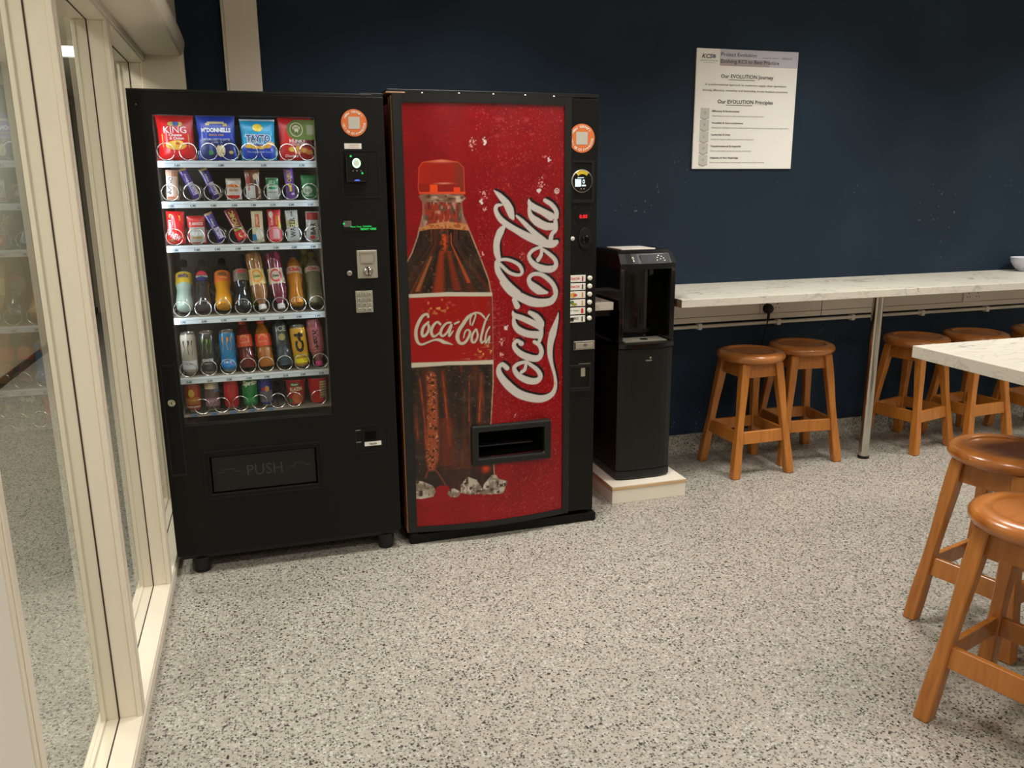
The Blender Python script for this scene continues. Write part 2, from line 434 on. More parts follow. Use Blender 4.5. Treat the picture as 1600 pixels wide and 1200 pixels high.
# ------------------------------------------------------------------ setting
XW, XG, YB = -0.414, -0.475, 4.04
struct('floor', box(-2.03, 6.5, -3.5, 11.5, -0.05, 0.0), M['floor'])
struct('ceiling', box(-0.53, 6.6, -3.6, 4.14, 2.9, 2.95), M['white_wall'])
struct('wall_back', box(-0.47, 6.6, YB, YB+0.12, 0.0, 2.9), M['navy'])
struct('wall_right', box(6.5, 6.6, -3.6, YB, 0.0, 2.9), M['white_wall'])
struct('wall_rear', box(-0.53, 6.5, -3.6, -3.5, 0.0, 2.9), M['white_wall'])
struct('wall_left', box(-0.53, XW-0.004, -3.5, 1.352, 0.0, 2.9), M['white_wall'])
struct('wall_corridor', box(-2.13, -2.03, -3.5, 11.5, 0.0, 1.0), M['corridor_wall'])
struct('wall_corridor_upper', box(-2.13, -2.03, -3.5, 11.5, 1.0, 2.6), M['corridor_upper'])
struct('wall_corridor_end', box(-2.03, -0.5, 11.4, 11.5, 0.0, 2.6), M['corridor_wall'])
struct('wall_corridor_near', box(-2.03, -0.53, -3.5, -3.4, 0.0, 2.6), M['corridor_wall'])
struct('wall_corridor_inner', box(-0.53, -0.47, YB+0.12, 11.5, 0.0, 2.6), M['corridor_wall'])
struct('ceiling_corridor', box(-2.13, -0.53, -3.5, 11.5, 2.6, 2.65), M['white_wall'])
struct('baseboard_corridor', box(-2.03, -2.015, -3.4, 11.4, 0.0, 0.07), M['dark_skirt'])
# coved terrazzo skirting under the navy wall
sk = MB(); sk.prism([(0, 0), (1, 0), (1, 1), (0, 1)], 0, 1); sk = MB()
xa, xb = 1.4, 6.5
prof = [(YB, 0.102), (YB-0.012, 0.102), (YB-0.014, 0.05), (YB-0.024, 0.02), (YB-0.05, 0.003), (YB-0.06, 0.0), (YB, 0.0)]
sk.loft([[(xa, y, z) for y, z in prof], [(xb, y, z) for y, z in prof]])
struct('baseboard_back', sk, M['floor'])
# timber window screen on the left: sill, posts, header, beam
struct('trim_1', box(-0.535, XW, 1.352, YB, 0.0, 0.05).box(XW-0.018, XW+0.003, 1.352, YB, 0.0, 0.042), M['cream'], bevel=0.003)
struct('trim_2', box(-0.535, XW, 1.352, YB, 2.027, 2.058).box(XW-0.02, XW+0.006, 1.4, YB-0.04, 2.034, 2.058), M['cream'], bevel=0.003)
beam = MB(); bp = [(-0.53, 2.056), (-0.262, 2.056), (-0.254, 2.066), (-0.244, 2.105), (-0.244, 2.125), (-0.258, 2.17), (-0.268, 2.185), (-0.270, 2.9), (-0.53, 2.9)]
beam.loft([[(x, 1.0, z) for x, z in bp], [(x, YB, z) for x, z in bp]])
struct('trim_3', beam, M['cream'])
posts = [(1.352, 1.402), (2.252, 2.302), (3.083, 3.133)]
for i, (a, b) in enumerate(posts):
    pm = box(-0.520, XW-0.014, a, b-0.012, 0.05, 2.027).box(XW-0.014, XW, a-0.005, b-0.006, 0.05, 2.027).box(XW-0.0005, XW+0.003, a+0.008, b-0.018, 0.05, 2.03)
    struct('trim_%d' % (4+i), pm, M['cream'], bevel=0.002)
struct('trim_7', box(-0.520, XW-0.016, 4.022, YB, 0.05, 2.027).box(XW-0.016, XW, 4.015, YB, 0.05, 2.027), M['cream'], bevel=0.002)
struct('trim_8', box(XW-0.012, -0.254, 4.005, YB, 0.0, 2.07).box(-0.272, -0.250, 4.0, YB, 0.0, 2.1), M['cream'], bevel=0.003)
struct('trim_9', box(-0.072, 0.068, 3.985, YB, 0.0, 2.9).box(-0.083, -0.062, 3.992, YB, 0.0, 2.9), M['cream'], bevel=0.004)
for i, (a, b) in enumerate(((1.390, 2.252), (2.290, 3.083), (3.121, 4.022))):
    wn = struct('window_%d' % (i+1), MB().add([(XG, a, 0.05), (XG, b, 0.05), (XG, b, 2.027), (XG, a, 2.027)], [(0, 1, 2, 3)]), M['pane'])
    g = MB(); e = 0.0022; q = 0.0018
    g.box(XG-q, XG+q, a, a+e, 0.05, 2.027).box(XG-q, XG+q, b-e, b, 0.05, 2.027).box(XG-q, XG+q, a, b, 0.05, 0.05+e*0.5).box(XG-q, XG+q, a, b, 2.027-e, 2.027)
    g.build('seal', M['gasket'], wn)
    bd = MB(); k = 0.008
    for xx in (XG-0.033, ):
        bd.box(xx-0.012, xx, a, a+k, 0.05, 2.027).box(xx-0.012, xx, b-k, b, 0.05, 2.027).box(xx-0.012, xx, a, b, 0.05, 0.05+k)
    bd.build('glazing_bead', M['cream'], wn, bevel=0.002)
# wall trunking and pipe under the counter
tk = tag(box(1.95, 6.4, YB-0.052, YB-0.001, 0.757, 0.905).build('cable_trunking', M['pvc'], bevel=0.004), 'white plastic cable trunking on the navy wall under the counter', 'trunking')
t2 = MB().box(1.95, 6.4, YB-0.0535, YB-0.051, 0.787, 0.790); t2.build('lid_groove', M['pvc_line'], tk, False)
MB().box(3.095, 3.099, YB-0.0535, YB-0.051, 0.757, 0.905).build('joint', M['pvc_line'], tk, False)
pp = thing('conduit_pipe', 'thin white pipe clipped along the navy wall below the trunking', 'pipe', (2, YB-0.02, 0.73))
MB().tube([(1.9, YB-0.022, 0.730), (6.4, YB-0.022, 0.736)], 0.010, 10).build('pipe', M['pvc'], pp, smooth=True)
for x in (2.32, 2.83, 3.34, 3.85, 4.35, 4.85):
    MB().box(x-0.012, x+0.012, YB-0.036, YB, 0.714, 0.748).build('pipe_clip', M['pvc'], pp, bevel=0.003)
# ------------------------------------------------------------------ snack machine
YF = 3.235
sm = thing('snack_vending_machine', 'black glass-fronted snack vending machine with six lit shelves, next to the window screen', 'vending machine', (0.043, YF+0.4, 0))
cb = MB()
cb.box(-0.392, -0.345, YF+0.04, 3.98, 0.10, 1.815).box(0.275, 0.478, YF+0.04, 3.98, 0.10, 1.815).box(-0.345, 0.275, 3.95, 3.98, 0.10, 1.815)
cb.box(-0.345, 0.275, YF+0.04, 3.95, 1.772, 1.815).box(-0.345, 0.275, YF+0.04, 3.95, 0.10, 0.135)
cb.build('cabinet', M['black'], sm, bevel=0.003)
ln = MB().box(-0.3449, -0.341, YF+0.045, 3.949, 0.56, 1.771).box(0.271, 0.2749, YF+0.045, 3.949, 0.56, 1.771).box(-0.341, 0.271, 3.945, 3.949, 0.56, 1.771)
ln.build('liner', M['interior'], sm)
door = MB().holed(-0.401, 0.487, 0.085, 1.828, YF, YF+0.038, [(-0.325, 0.231, 0.617, 1.752), (-0.247, 0.157, 0.330, 0.483)])
dr = door.build('door', M['black'], sm, bevel=0.0025, weld=True)
MB().box(-0.401, 0.445, YF+0.002, YF+0.05, 1.828, 1.838).box(0.40, 0.487, YF+0.006, YF+0.06, 1.828, 1.842).build('door_cap', M['black2'], dr, bevel=0.002)
MB().box(-0.39, 0.478, YF+0.02, YF+0.7, 0.062, 0.10).build('base_rail', M['black2'], sm, bevel=0.003)
for x in (-0.315, 0.425):
    for y in (YF+0.045, 3.9):
        MB().lathe([(0.030, 0.0), (0.033, 0.006), (0.036, 0.064)], 20, (x, y, 0)).build('foot', M['black2'], sm, smooth=True)
MB().add([(-0.327, YF+0.012, 0.615), (0.233, YF+0.012, 0.615), (0.233, YF+0.012, 1.754), (-0.327, YF+0.012, 1.754)], [(0, 1, 2, 3)]).build('display_glass', M['display_glass'], sm)
# light tube behind the top edge of the door, with its light
MB().box(-0.31, 0.24, YF+0.045, YF+0.065, 1.757, 1.770).build('light_tube', M['tube'], sm)
area('snack_machine_tube_light', (-0.045, YF+0.032, 1.754), 0.5, 0.02, 1.3, (0.86, 0.94, 1.0), rot=(math.radians(-4), 0, 0))
for s_ in (-1, 1):                                   # glowing strips added out of sight behind both jambs to brighten the shelves
    x = -0.045+s_*0.292
    MB().box(x-0.004, x+0.004, YF+0.046, YF+0.058, 0.92, 1.74).build('added_light_strip', M['tube'], sm)
    area('added_shelf_fill_light', (x-s_*0.006, YF+0.05, 1.33), 0.80, 0.012, 3.7, (0.86, 0.94, 1.0), rot=(math.radians(90), math.radians(90), math.radians(-s_*60)))
# delivery flap
fl = MB().box(-0.243, 0.153, YF+0.012, YF+0.024, 0.334, 0.479).build('delivery_flap', M['black2'], sm, bevel=0.002)
MB().box(-0.247, 0.157, YF+0.024, YF+0.036, 0.330, 0.483).build('flap_recess', M['deep'], sm)
fr = MB(); o_, i_ = (-0.275, 0.182, 0.305, 0.508), (-0.262, 0.170, 0.316, 0.497)
fr.holed(o_[0], o_[1], o_[2], o_[3], YF-0.0035, YF, [i_]); fr.build('flap_surround', M['black'], sm, bevel=0.0015, weld=True)
ff = plane_f(YF+0.012, 0.0012)
EMB = mat('embossing', S(52, 50, 46), 0.3)
letters('PUSH', ff, EMB, fl, -0.045, 0.412, w=0.135, h=0.045, name='push_lettering')
for s_ in (-1, 1):
    em = MB(); pts = [(s_*d-0.045, 0.412+h_) for d, h_ in ((0.095, 0.0), (0.115, 0.0), (0.115, 0.012), (0.155, 0.012), (0.155, 0.0), (0.175, 0.0))]
    for (xa_, za_), (xb_, zb_) in zip(pts[:-1], pts[1:]):
        em.box(min(xa_, xb_)-0.0012, max(xa_, xb_)+0.0012, YF+0.0105, YF+0.012, min(za_, zb_)-0.0012, max(za_, zb_)+0.0012)
    em.build('embossed_arrow', EMB, fl)
# door lock, screws and handle recess
lk = MB().lathe([(0.0135, 0), (0.0135, 0.004), (0.011, 0.006), (0.0108, 0.0035), (0.007, 0.0035), (0.007, 0.007), (0.003, 0.007)], 24, (-0.361, YF, 0.712), 'y').build('door_lock', M['chrome'], sm, smooth=True)
MB().box(-0.3622, -0.3598, YF-0.0078, YF-0.0065, 0.708, 0.716).build('key_slot', M['deep'], lk)
MB().holed(-0.390, -0.332, 0.42, 0.86, YF-0.002, YF, [(-0.384, -0.338, 0.43, 0.852)]).build('handle_outline', M['black2'], sm, weld=True)
MB().lathe([(0.0025, 0), (0.002, 0.0015)], 10, (-0.372, YF, 1.785), 'y').build('screw', M['steel'], sm)
# orange help sticker, white label
def help_sticker(parent, cx, cz, rx, rz, Y):
    s = disc(plane_f(Y, 0.0006), cx, cz, rx, rz, 40, 1).build('help_sticker', M['orange'], parent)
    f = plane_f(Y, 0.0012); t = MB(); r = rx*0.80; h = rx*0.17
    k = rz/rx; g = lambda u, v: f(u, cz+(v-cz)*k)
    arc_letters('Need Support?', g, t, cx, cz, r, h, math.radians(150), math.radians(32))
    arc_letters('Call us on 01-6463558', g, t, cx, cz, r, h, math.radians(188), math.radians(356), True)
    t.build('sticker_text', M['paper'], s)
    patch(plane_f(Y, 0.0012), cx-rx*0.44, cx+rx*0.44, cz-rz*0.44, cz+rz*0.44, 1, 1).build('blank_panel', solid(186, 182, 172, 0.5), s)
help_sticker(sm, 0.3745, 1.734, 0.048, 0.049, YF)
wl = MB().box(0.334, 0.398, YF-0.0008, YF, 1.640, 1.660).build('white_label', M['paper'], sm)
letters('CONTACTLESS', plane_f(YF, 0.0014), solid(190, 70, 66), wl, 0.370, 1.6535, w=0.036, h=0.005)
letters('PAYMENT ONLY', plane_f(YF, 0.0014), solid(190, 70, 66), wl, 0.370, 1.6455, w=0.034, h=0.004)
# contactless reader
MB().holed(0.318, 0.462, 1.46, 1.636, YF-0.0015, YF, [(0.322, 0.458, 1.464, 1.632)]).build('reader_panel_edge', M['black2'], sm, weld=True)
rd = MB().box(0.333, 0.413, YF-0.016, YF, 1.517, 1.624).build('card_reader', M['black_gloss'], sm, bevel=0.006)
disc(plane_f(YF-0.016, 0.0006), 0.374, 1.588, 0.016, 0.018, 28, 1).build('reader_face', M['led_white'], rd)
disc(plane_f(YF-0.016, 0.0010), 0.374, 1.588, 0.0105, 0.012, 28, 1).build('reader_centre', solid(225, 235, 215), rd)
for x, z in ((0.354, 1.613), (0.394, 1.551)):
    disc(plane_f(YF-0.016, 0.0008), x, z, 0.004, 0.004, 12, 1).build('status_light', M['led_green'], rd)
disc(plane_f(YF-0.016, 0.0008), 0.374, 1.523, 0.011, 0.005, 14, 1, a0=0, a1=PI).build('blue_light', M['led_blue'], rd)
for x in (0.360, 0.374, 0.390):
    disc(plane_f(YF-0.016, 0.0008), x, 1.560, 0.002, 0.002, 8, 1).build('reader_mark', M['plate'], rd)
# text display
ds = MB().box(0.312, 0.440, YF-0.002, YF, 1.334, 1.376).build('text_display', M['black_gloss'], sm)
MB().box(0.316, 0.345, YF-0.0026, YF-0.002, 1.352, 1.375).build('paper_scrap', solid(92, 90, 84), ds)
letters('Have Your', plane_f(YF, 0.0032), M['led_green'], ds, 0.362, 1.3525, w=0.042, h=0.007, bold=0.02)
letters('Contactless', plane_f(YF, 0.0032), M['led_green'], ds, 0.404, 1.3535, w=0.034, h=0.007, bold=0.02)
letters('READY HERE', plane_f(YF, 0.0032), M['led_green'], ds, 0.409, 1.343, w=0.060, h=0.008, bold=0.04)
disc(plane_f(YF, 0.0034), 0.3165, 1.364, 0.004, 0.0045, 12, 1).build('status_light', M['led_green'], ds)
# coin panel with return knob
cp = MB().box(0.358, 0.437, YF-0.006, YF, 1.153, 1.262).build('coin_plate', M['plate'], sm, bevel=0.005)
MB().holed(0.370, 0.426, 1.212, 1.252, YF-0.0072, YF-0.006, [(0.372, 0.424, 1.214, 1.250)]).build('plate_outline', M['steel'], cp, weld=True)
MB().box(0.380, 0.417, YF-0.0085, YF-0.006, 1.208, 1.211).build('coin_lip', M['chrome'], cp)
kn = MB().lathe([(0.019, 0), (0.019, 0.003), (0.0175, 0.010), (0.013, 0.014), (0.004, 0.0155)], 28, (0.399, YF-0.006, 1.182), 'y').build('coin_knob', M['chrome'], cp, smooth=True)
MB().box(0.3972, 0.4008, YF-0.0225, YF-0.016, 1.166, 1.200).build('coin_slot', M['deep'], kn)
MB().lathe([(0.010, 0), (0.010, 0.004), (0.006, 0.006), (0.003, 0.0055)], 18, (0.328, YF, 1.175), 'y').build('panel_lock', M['steel'], sm, smooth=True)
# keypad
kp = MB().box(0.346, 0.413, YF-0.005, YF, 1.019, 1.105).build('keypad', M['plate'], sm, bevel=0.002)
for r_, row in enumerate(('123', '456', '789', '*0#')):
    for c_, ch in enumerate(row):
        x, z = 0.3595+c_*0.020, 1.0925-r_*0.0205
        MB().box(x-0.0075, x+0.0075, YF-0.0072, YF-0.005, z-0.0065, z+0.0065).build('key', solid(150, 146, 132, 0.5), kp, bevel=0.001, seg=1)
        letters(ch, plane_f(YF-0.0072), M['ink'], kp, x, z, h=0.0075, name='key_digit', bold=0.02)
# coin return door and white maker's tag
MB().holed(0.318, 0.450, 0.44, 0.557, YF-0.0018, YF, [(0.321, 0.447, 0.443, 0.554)]).build('coin_return_outline', M['black2'], sm, weld=True)
MB().box(0.355, 0.400, YF-0.003, YF, 0.497, 0.530).build('coin_return_cup', M['deep'], sm)
mt = MB().box(0.352, 0.420, YF-0.001, YF, 0.468, 0.486).build('maker_tag', M['paper'], sm)
letters('Vendo', plane_f(YF, 0.0016), M['ink'], mt, 0.386, 0.477, w=0.032, h=0.009, bold=0.03)
for z in (0.539, 0.489):
    MB().box(0.318, 0.338, YF-0.004, YF, z-0.0015, z+0.0015).build('hinge_pin', M['steel'], sm)
# shelves: tray, rail, price tickets, coils
TOP = [1.599, 1.453, 1.291, 1.018, 0.783, 0.630]
XS = [-0.300, -0.224, -0.152, -0.077, -0.009, 0.063, 0.131, 0.203]
XR6 = [-0.262, -0.190, -0.118, -0.045, 0.026, 0.090, 0.187]
coil_me = {}
pv = [['160', '180', '150', '170'], ['150', '140', '140', '150', '140', '110', '130', '120'], ['180', '160', '140', '140', '130', '150', '160', '140'],
      ['170', '200', '170', '200', '210', '210', '190', '190'], ['220', '220', '220', '190', '190', '210', '250', '210'], ['150', '250', '150', '150', '170', '', '']]
for r_, zt in enumerate(TOP):
    YS = YF+0.10
    sh = MB().box(-0.335, 0.236, YS, 3.80, zt-0.006, zt-0.001)
    sh.box(-0.335, -0.332, YS, 3.80, zt-0.001, zt+0.02).box(0.233, 0.236, YS, 3.80, zt-0.001, zt+0.02)
    xs = XS if r_ < 5 else XR6
    for k in range(len(xs)-1):
        xm = (xs[k]+xs[k+1])/2; sh.box(xm-0.001, xm+0.001, YS+(0.10 if r_ < 3 else (0.27 if r_ == 3 else 0.16)), 3.80, zt-0.001, zt+0.045)
    sh = sh.build('shelf', M['interior'], sm)
    if r_ < 5:
        MB().box(-0.335, 0.233, YS-0.006, YS, zt-0.024, zt).build('price_rail', M['strip'], sh, bevel=0.001)
        MB().box(-0.335, 0.233, YS-0.0066, YS-0.006, zt-0.0098, zt-0.0085).build('rail_groove', M['rail_line'], sh)
    for k, x in enumerate([-0.265, -0.112, 0.040, 0.180] if r_ == 0 else xs):
        p_ = pv[r_][k]
        if not p_: continue
        if r_ < 5:
            MB().box(x-0.011, x+0.011, YS-0.0072, YS-0.006, zt-0.0215, zt-0.0105).build('price_ticket', solid(196, 212, 222), sh)
            letters(p_[0]+'.'+p_[1:], plane_f(YS-0.0072, 0.0004), M['tag'], sh, x, zt-0.016, w=0.018, h=0.0075, bold=0.04, name='price_text')
        else:
            MB().box(x-0.043, x-0.019, YS-0.004, YS-0.002, zt-0.004, zt+0.008).build('price_ticket', M['tag_blue'], sh)
            letters(p_[0]+'.'+p_[1:], plane_f(YS-0.004, 0.0004), M['tag'], sh, x-0.031, zt+0.002, w=0.018, h=0.007, name='price_text')
    for x in xs:
        L_ = 0.10 if r_ < 3 else (0.30 if r_ == 3 else 0.21)
        if L_ not in coil_me:                        # front ring, run under the product, then the turns behind it
            R_ = 0.030
            pts = [(R_*math.cos(2*PI*i/22-PI/2), 0.003*i/22, R_*math.sin(2*PI*i/22-PI/2)) for i in range(23)]
            pts += [(0, 0.006+(L_-0.006)*k/4, -R_) for k in range(1, 5)]
            pts += [(R_*math.cos(2*PI*i/14-PI/2), L_+0.055*i/14, R_*math.sin(2*PI*i/14-PI/2)) for i in range(1, 14*(2 if r_ == 3 else 4))]
            co = MB().tube(pts, 0.00165, 6).build('coil', M['wire'], sm, False, smooth=True)
            coil_me[L_] = co.data
        else:
            co = bpy.data.objects.new('coil', coil_me[L_]); C.objects.link(co); co.parent = sm
        co.location = Vector((x, YS+0.004, zt+0.0325)) - sm.location
MB().box(0.236, 0.268, YF+0.06, 3.9, 0.6, 1.75).build('inner_wall', M['interior'], sm)
# green oval notice stuck on the inside of the glass
gs = MB(); pl = [(0.232, 1.672), (0.232, 1.742), (0.165, 1.742)] + [(0.165-0.037*math.sin(a), 1.707+0.035*math.cos(a)) for a in [PI*i/14 for i in range(1, 14)]] + [(0.165, 1.672)]
gs.prism(pl, YF+0.0125, YF+0.0135)
gn = gs.build('glass_notice', solid(112, 146, 78, 0.5), sm)
f = plane_f(YF+0.0125, 0.0006)
t = disc(f, 0.163, 1.708, 0.0235, 0.025, 28, 1, inner=0.90)
for a in (-0.9, -0.45, 0, 0.45, 0.9):
    x, z = 0.163+0.013*math.sin(a), 1.706+0.013*math.cos(a)
    t.add([f(0.1615, 1.692), f(0.1645, 1.692), f(x+0.0012, z), f(x-0.0012, z)], [(0, 1, 2, 3)])
    d_ = disc(f, x, z, 0.0038, 0.005, 10, 1); t.add(d_.v, d_.f)
t.build('tree_emblem', solid(226, 230, 214), gn)
patch(f, 0.200, 0.227, 1.690, 1.724, 1, 1).build('blank_panel', solid(150, 156, 140, 0.5), gn)

# ------------------------------------------------------------------ products
def product(name, label, cat, x, z, y=3.385, rot=(0, 0, 0), group=None):
    return thing(name, label, cat, (x, y, z+0.0045), rot, group)
def pack(p, w, h, d, m, name='wrapper', pinch=0.07, seed=0, edge=None):
    """a sealed flow-wrap pack standing on its lower seal; returns the front surface function"""
    rnd = random.Random(seed); ph = [rnd.uniform(0, 6.28) for _ in range(4)]
    def shape(u, v):
        th = d/2*(max(0.0, 1-abs(u)**2.6))**0.6*(max(0.0, math.sin(PI*min(1, max(0, v)))))**0.45
        th += 0.0016*math.sin(9*v+4*u+ph[0])*math.sin(PI*v)*(1-u*u) + 0.001*math.sin(15*u+ph[1]+6*v)*math.sin(PI*v)*(1-u*u)
        ww = w/2*(1-pinch*math.sin(PI*v)**0.8)
        return u*ww, max(th, 0.0008), v*h
    nu, nv = 14, 16; vs, fs = [], []
    for side in (-1, 1):
        for j in range(nv+1):
            for i in range(nu+1):
                x, t_, z = shape(-1+2*i/nu, j/nv); vs.append((x, side*t_, z))
    o2 = (nu+1)*(nv+1)
    for j in range(nv):
        for i in range(nu):
            a = j*(nu+1)+i; q = (a, a+1, a+nu+2, a+nu+1)
            fs.append(q); fs.append(tuple(o2+k for k in q[::-1]))
    for j in range(nv):
        for i in (0, nu):
            a = j*(nu+1)+i; b = a+nu+1; fs.append((a, b, o2+b, o2+a))
    for i in range(nu):
        for j in (0, nv):
            a = j*(nu+1)+i; fs.append((a, a+1, o2+a+1, o2+a))
    MB().add(vs, fs).build(name, m, p, False, smooth=True)
    def f(u, v, e=0.0015):                          # u, v in metres on the face
        v_ = v/h; x, t_, z = shape(max(-1, min(1, u/(w/2*(1-pinch*math.sin(PI*min(1, max(0, v_)))**0.8)))), v_)
        return (x, -t_-e, z)
    return f
def cyl(p, prof, m, name='body', n=24, smooth=True):
    MB().lathe(prof, n).build(name, m, p, False, smooth=smooth)
    rs = np.array([q[0] for q in prof]); zs = np.array([q[1] for q in prof])
    def f(u, v, e=0.0007):
        r = float(np.interp(v, zs, rs))+e; a = u/max(r, 1e-3)
        return (r*math.sin(a), -r*math.cos(a), v)
    return f
L = lambda txt, f, col, p, u, v, w=None, h=None, rot=0, bold=0.03, shear=0.0, e=0.0: letters(txt, f, solid(*col), p, u, v, w, h, rot, bold, shear, world=False)
def lift(f, e): return lambda u, v: f(u, v, e)
def pat(f, col, p, u0, u1, v0, v1, name='print_panel', e=0.0012, n=8): return patch(lift(f, e), u0, u1, v0, v1, n, n).build(name, solid(*col), p, False)
def dsc(f, col, p, cx, cy, rx, ry, name='print_spot', inner=0.0, e=0.0013, a0=0, a1=2*PI): return disc(lift(f, e), cx, cy, rx, ry, 24, 4, inner, a0, a1).build(name, solid(*col), p, False)

# top shelf: four big crisp bags
z0 = TOP[0]
G1, G2, G3, G4, G5, G6 = 'snack packs on the second shelf', 'snack packs on the second shelf', 'bars on the third shelf', 'bottles on the fourth shelf', 'cans and bottles on the fifth shelf', 'cans and pots on the bottom shelf'
p = product('crisp_bag', 'red crisp bag with white lettering, first on the top shelf', 'crisps', -0.265, z0, 3.392, group='crisp bags on the top shelf')
f = pack(p, 0.132, 0.158, 0.046, solid(200, 20, 26, 0.28), seed=1)
L('KING', f, (240, 238, 236), p, 0.0, 0.107, w=0.078, h=0.024, bold=0.0)
L('Cheese', f, (245, 240, 235), p, 0.0, 0.089, w=0.046, h=0.010); L('& Onion', f, (245, 240, 235), p, 0.004, 0.077, w=0.050, h=0.010)
dsc(f, (226, 176, 60), p, 0.0, 0.052, 0.036, 0.016); dsc(f, (236, 196, 84), p, 0.004, 0.060, 0.022, 0.010, e=0.0017); dsc(f, (206, 96, 40), p, 0.006, 0.058, 0.008, 0.005, e=0.0021)
dsc(f, (196, 176, 90), p, -0.012, 0.128, 0.012, 0.008); dsc(f, (60, 84, 150), p, 0.004, 0.128, 0.010, 0.009, e=0.0017); dsc(f, (206, 190, 90), p, 0.018, 0.127, 0.009, 0.008)
for s_ in (-1, 1): pat(f, (178, 150, 70), p, s_*0.045-0.002, s_*0.045+0.002, 0.045, 0.092)
p = product('crisp_bag', 'dark blue crisp bag with white brand lettering, second on the top shelf', 'crisps', -0.122, z0, 3.392, group='crisp bags on the top shelf')
f = pack(p, 0.140, 0.160, 0.046, solid(28, 62, 168, 0.25), seed=2)
pat(f, (20, 34, 92), p, -0.058, 0.058, 0.008, 0.074)
L("M\u00b0DONNELLS", f, (236, 238, 240), p, 0.0, 0.108, w=0.104, h=0.017, bold=0.05)
L('SINCE 1988', f, (196, 150, 80), p, 0.0, 0.090, w=0.052, h=0.007)
L('MATURE CHEDDAR CHEESE', f, (186, 196, 214), p, 0.0, 0.074, w=0.094, h=0.008); L('& ONION', f, (186, 196, 214), p, 0.0, 0.064, w=0.038, h=0.006)
dsc(f, (230, 214, 170), p, 0.012, 0.034, 0.016, 0.022); dsc(f, (240, 228, 190), p, 0.016, 0.040, 0.009, 0.012, e=0.0017)
dsc(f, (70, 150, 66), p, -0.028, 0.026, 0.014, 0.008); dsc(f, (206, 180, 110), p, 0.048, 0.028, 0.008, 0.006); dsc(f, (86, 104, 160), p, -0.020, 0.042, 0.018, 0.012, e=0.001)
pat(f, (214, 200, 140), p, -0.030, 0.030, 0.130, 0.138); pat(f, (206, 176, 70), p, 0.026, 0.040, 0.122, 0.132); pat(f, (226, 216, 160), p, -0.036, -0.022, 0.124, 0.133)
p = product('crisp_bag', 'light blue crisp bag with dark blue lettering, third on the top shelf', 'crisps', 0.027, z0, 3.392, group='crisp bags on the top shelf')
f = pack(p, 0.130, 0.150, 0.046, solid(28, 160, 206, 0.22), seed=3)
pat(f, (16, 60, 176), p, -0.058, 0.058, 0.006, 0.058); pat(f, (206, 216, 220), p, -0.064, 0.064, 0.1425, 0.1492)
L('TAYTO', f, (240, 244, 246), p, 0.0, 0.079, w=0.094, h=0.031, bold=0.10); letters('TAYTO', lift(f, 0.0022), solid(18, 62, 120), p, 0.0, 0.079, 0.088, 0.027, 0, 0.03, world=False)
L('CHEESE & ONION', f, (230, 236, 240), p, -0.010, 0.060, w=0.062, h=0.007); L('The original Irish Crisp', f, (214, 226, 240), p, 0.0, 0.029, w=0.086, h=0.009, bold=0.0)
for k, (u, v) in enumerate(((-0.035, 0.050), (-0.014, 0.047), (0.010, 0.046), (0.032, 0.050), (0.044, 0.060))): dsc(f, (232, 190-6*k, 70), p, u, v, 0.014, 0.007, e=0.0016+0.0003*k)
dsc(f, (240, 206, 40), p, 0.0, 0.118, 0.018, 0.014)
p = product('crisp_bag', 'red crisp bag half hidden behind the green notice on the top shelf', 'crisps', 0.166, z0, 3.392, group='crisp bags on the top shelf')
f = pack(p, 0.128, 0.156, 0.044, solid(196, 26, 30, 0.28), seed=4)
L('HUNKY', f, (240, 226, 226), p, 0.006, 0.071, w=0.060, h=0.014); L('DORYS', f, (236, 206, 206), p, 0.006, 0.058, w=0.048, h=0.010)
for k, (u, v) in enumerate(((-0.016, 0.040), (0.010, 0.044), (0.030, 0.036), (0.048, 0.030), (0.004, 0.030))): dsc(f, (226, 176-10*k, 70), p, u, v, 0.014, 0.009, e=0.0016+0.0003*k)
pat(f, (120, 34, 30), p, 0.0, 0.054, 0.050, 0.082, e=0.0008); L('Cheddar', f, (230, 220, 220), p, -0.018, 0.016, w=0.050, h=0.010)

# second shelf
z0 = TOP[1]
def bar(label, x, z, tilt, w, h, d, col, seed, name='chocolate_bar', cat='chocolate', group=None, y=3.378):
    p = product(name, label, cat, x, z+w/2*abs(math.sin(math.radians(tilt))), y, (0, math.radians(tilt), 0), group)
    return p, pack(p, w, h, d, solid(*col, 0.25), pinch=0.04, seed=seed)
p, f = bar('white and salmon bar with sideways black lettering, first on the second shelf', -0.296, z0, 3, 0.044, 0.108, 0.020, (226, 190, 168), 11, group=G1)
pat(f, (236, 234, 228), p, -0.020, 0.002, 0.004, 0.085); L('BUENO', f, (30, 28, 30), p, -0.008, 0.052, w=0.062, h=0.014, rot=PI/2-0.12); pat(f, (206, 120, 90), p, -0.018, 0.018, 0.004, 0.012); pat(f, (160, 104, 76), p, 0.0, 0.019, 0.086, 0.104)
for k, (x, lab) in enumerate(((-0.210, 'first of two leaning purple bars with white sideways lettering on the second shelf'), (-0.138, 'second of two leaning purple bars with white sideways lettering on the second shelf'))):
    p, f = bar(lab, x, z0, -22, 0.032, 0.118, 0.020, (50, 36, 104), 12+k, group=G1)
    pat(f, (200, 196, 224), p, -0.006, 0.013, 0.014, 0.062); L('TWIRL', f, (40, 40, 120), p, 0.003, 0.036, w=0.040, h=0.013, rot=PI/2); L('Dairy', f, (206, 200, 220), p, 0.0, 0.082, w=0.030, h=0.010, rot=PI/2)
    pat(f, (190, 160, 90), p, -0.014, 0.014, 0.1085, 0.1165); pat(f, (206, 180, 120), p, 0.0115, 0.0152, 0.004, 0.050)
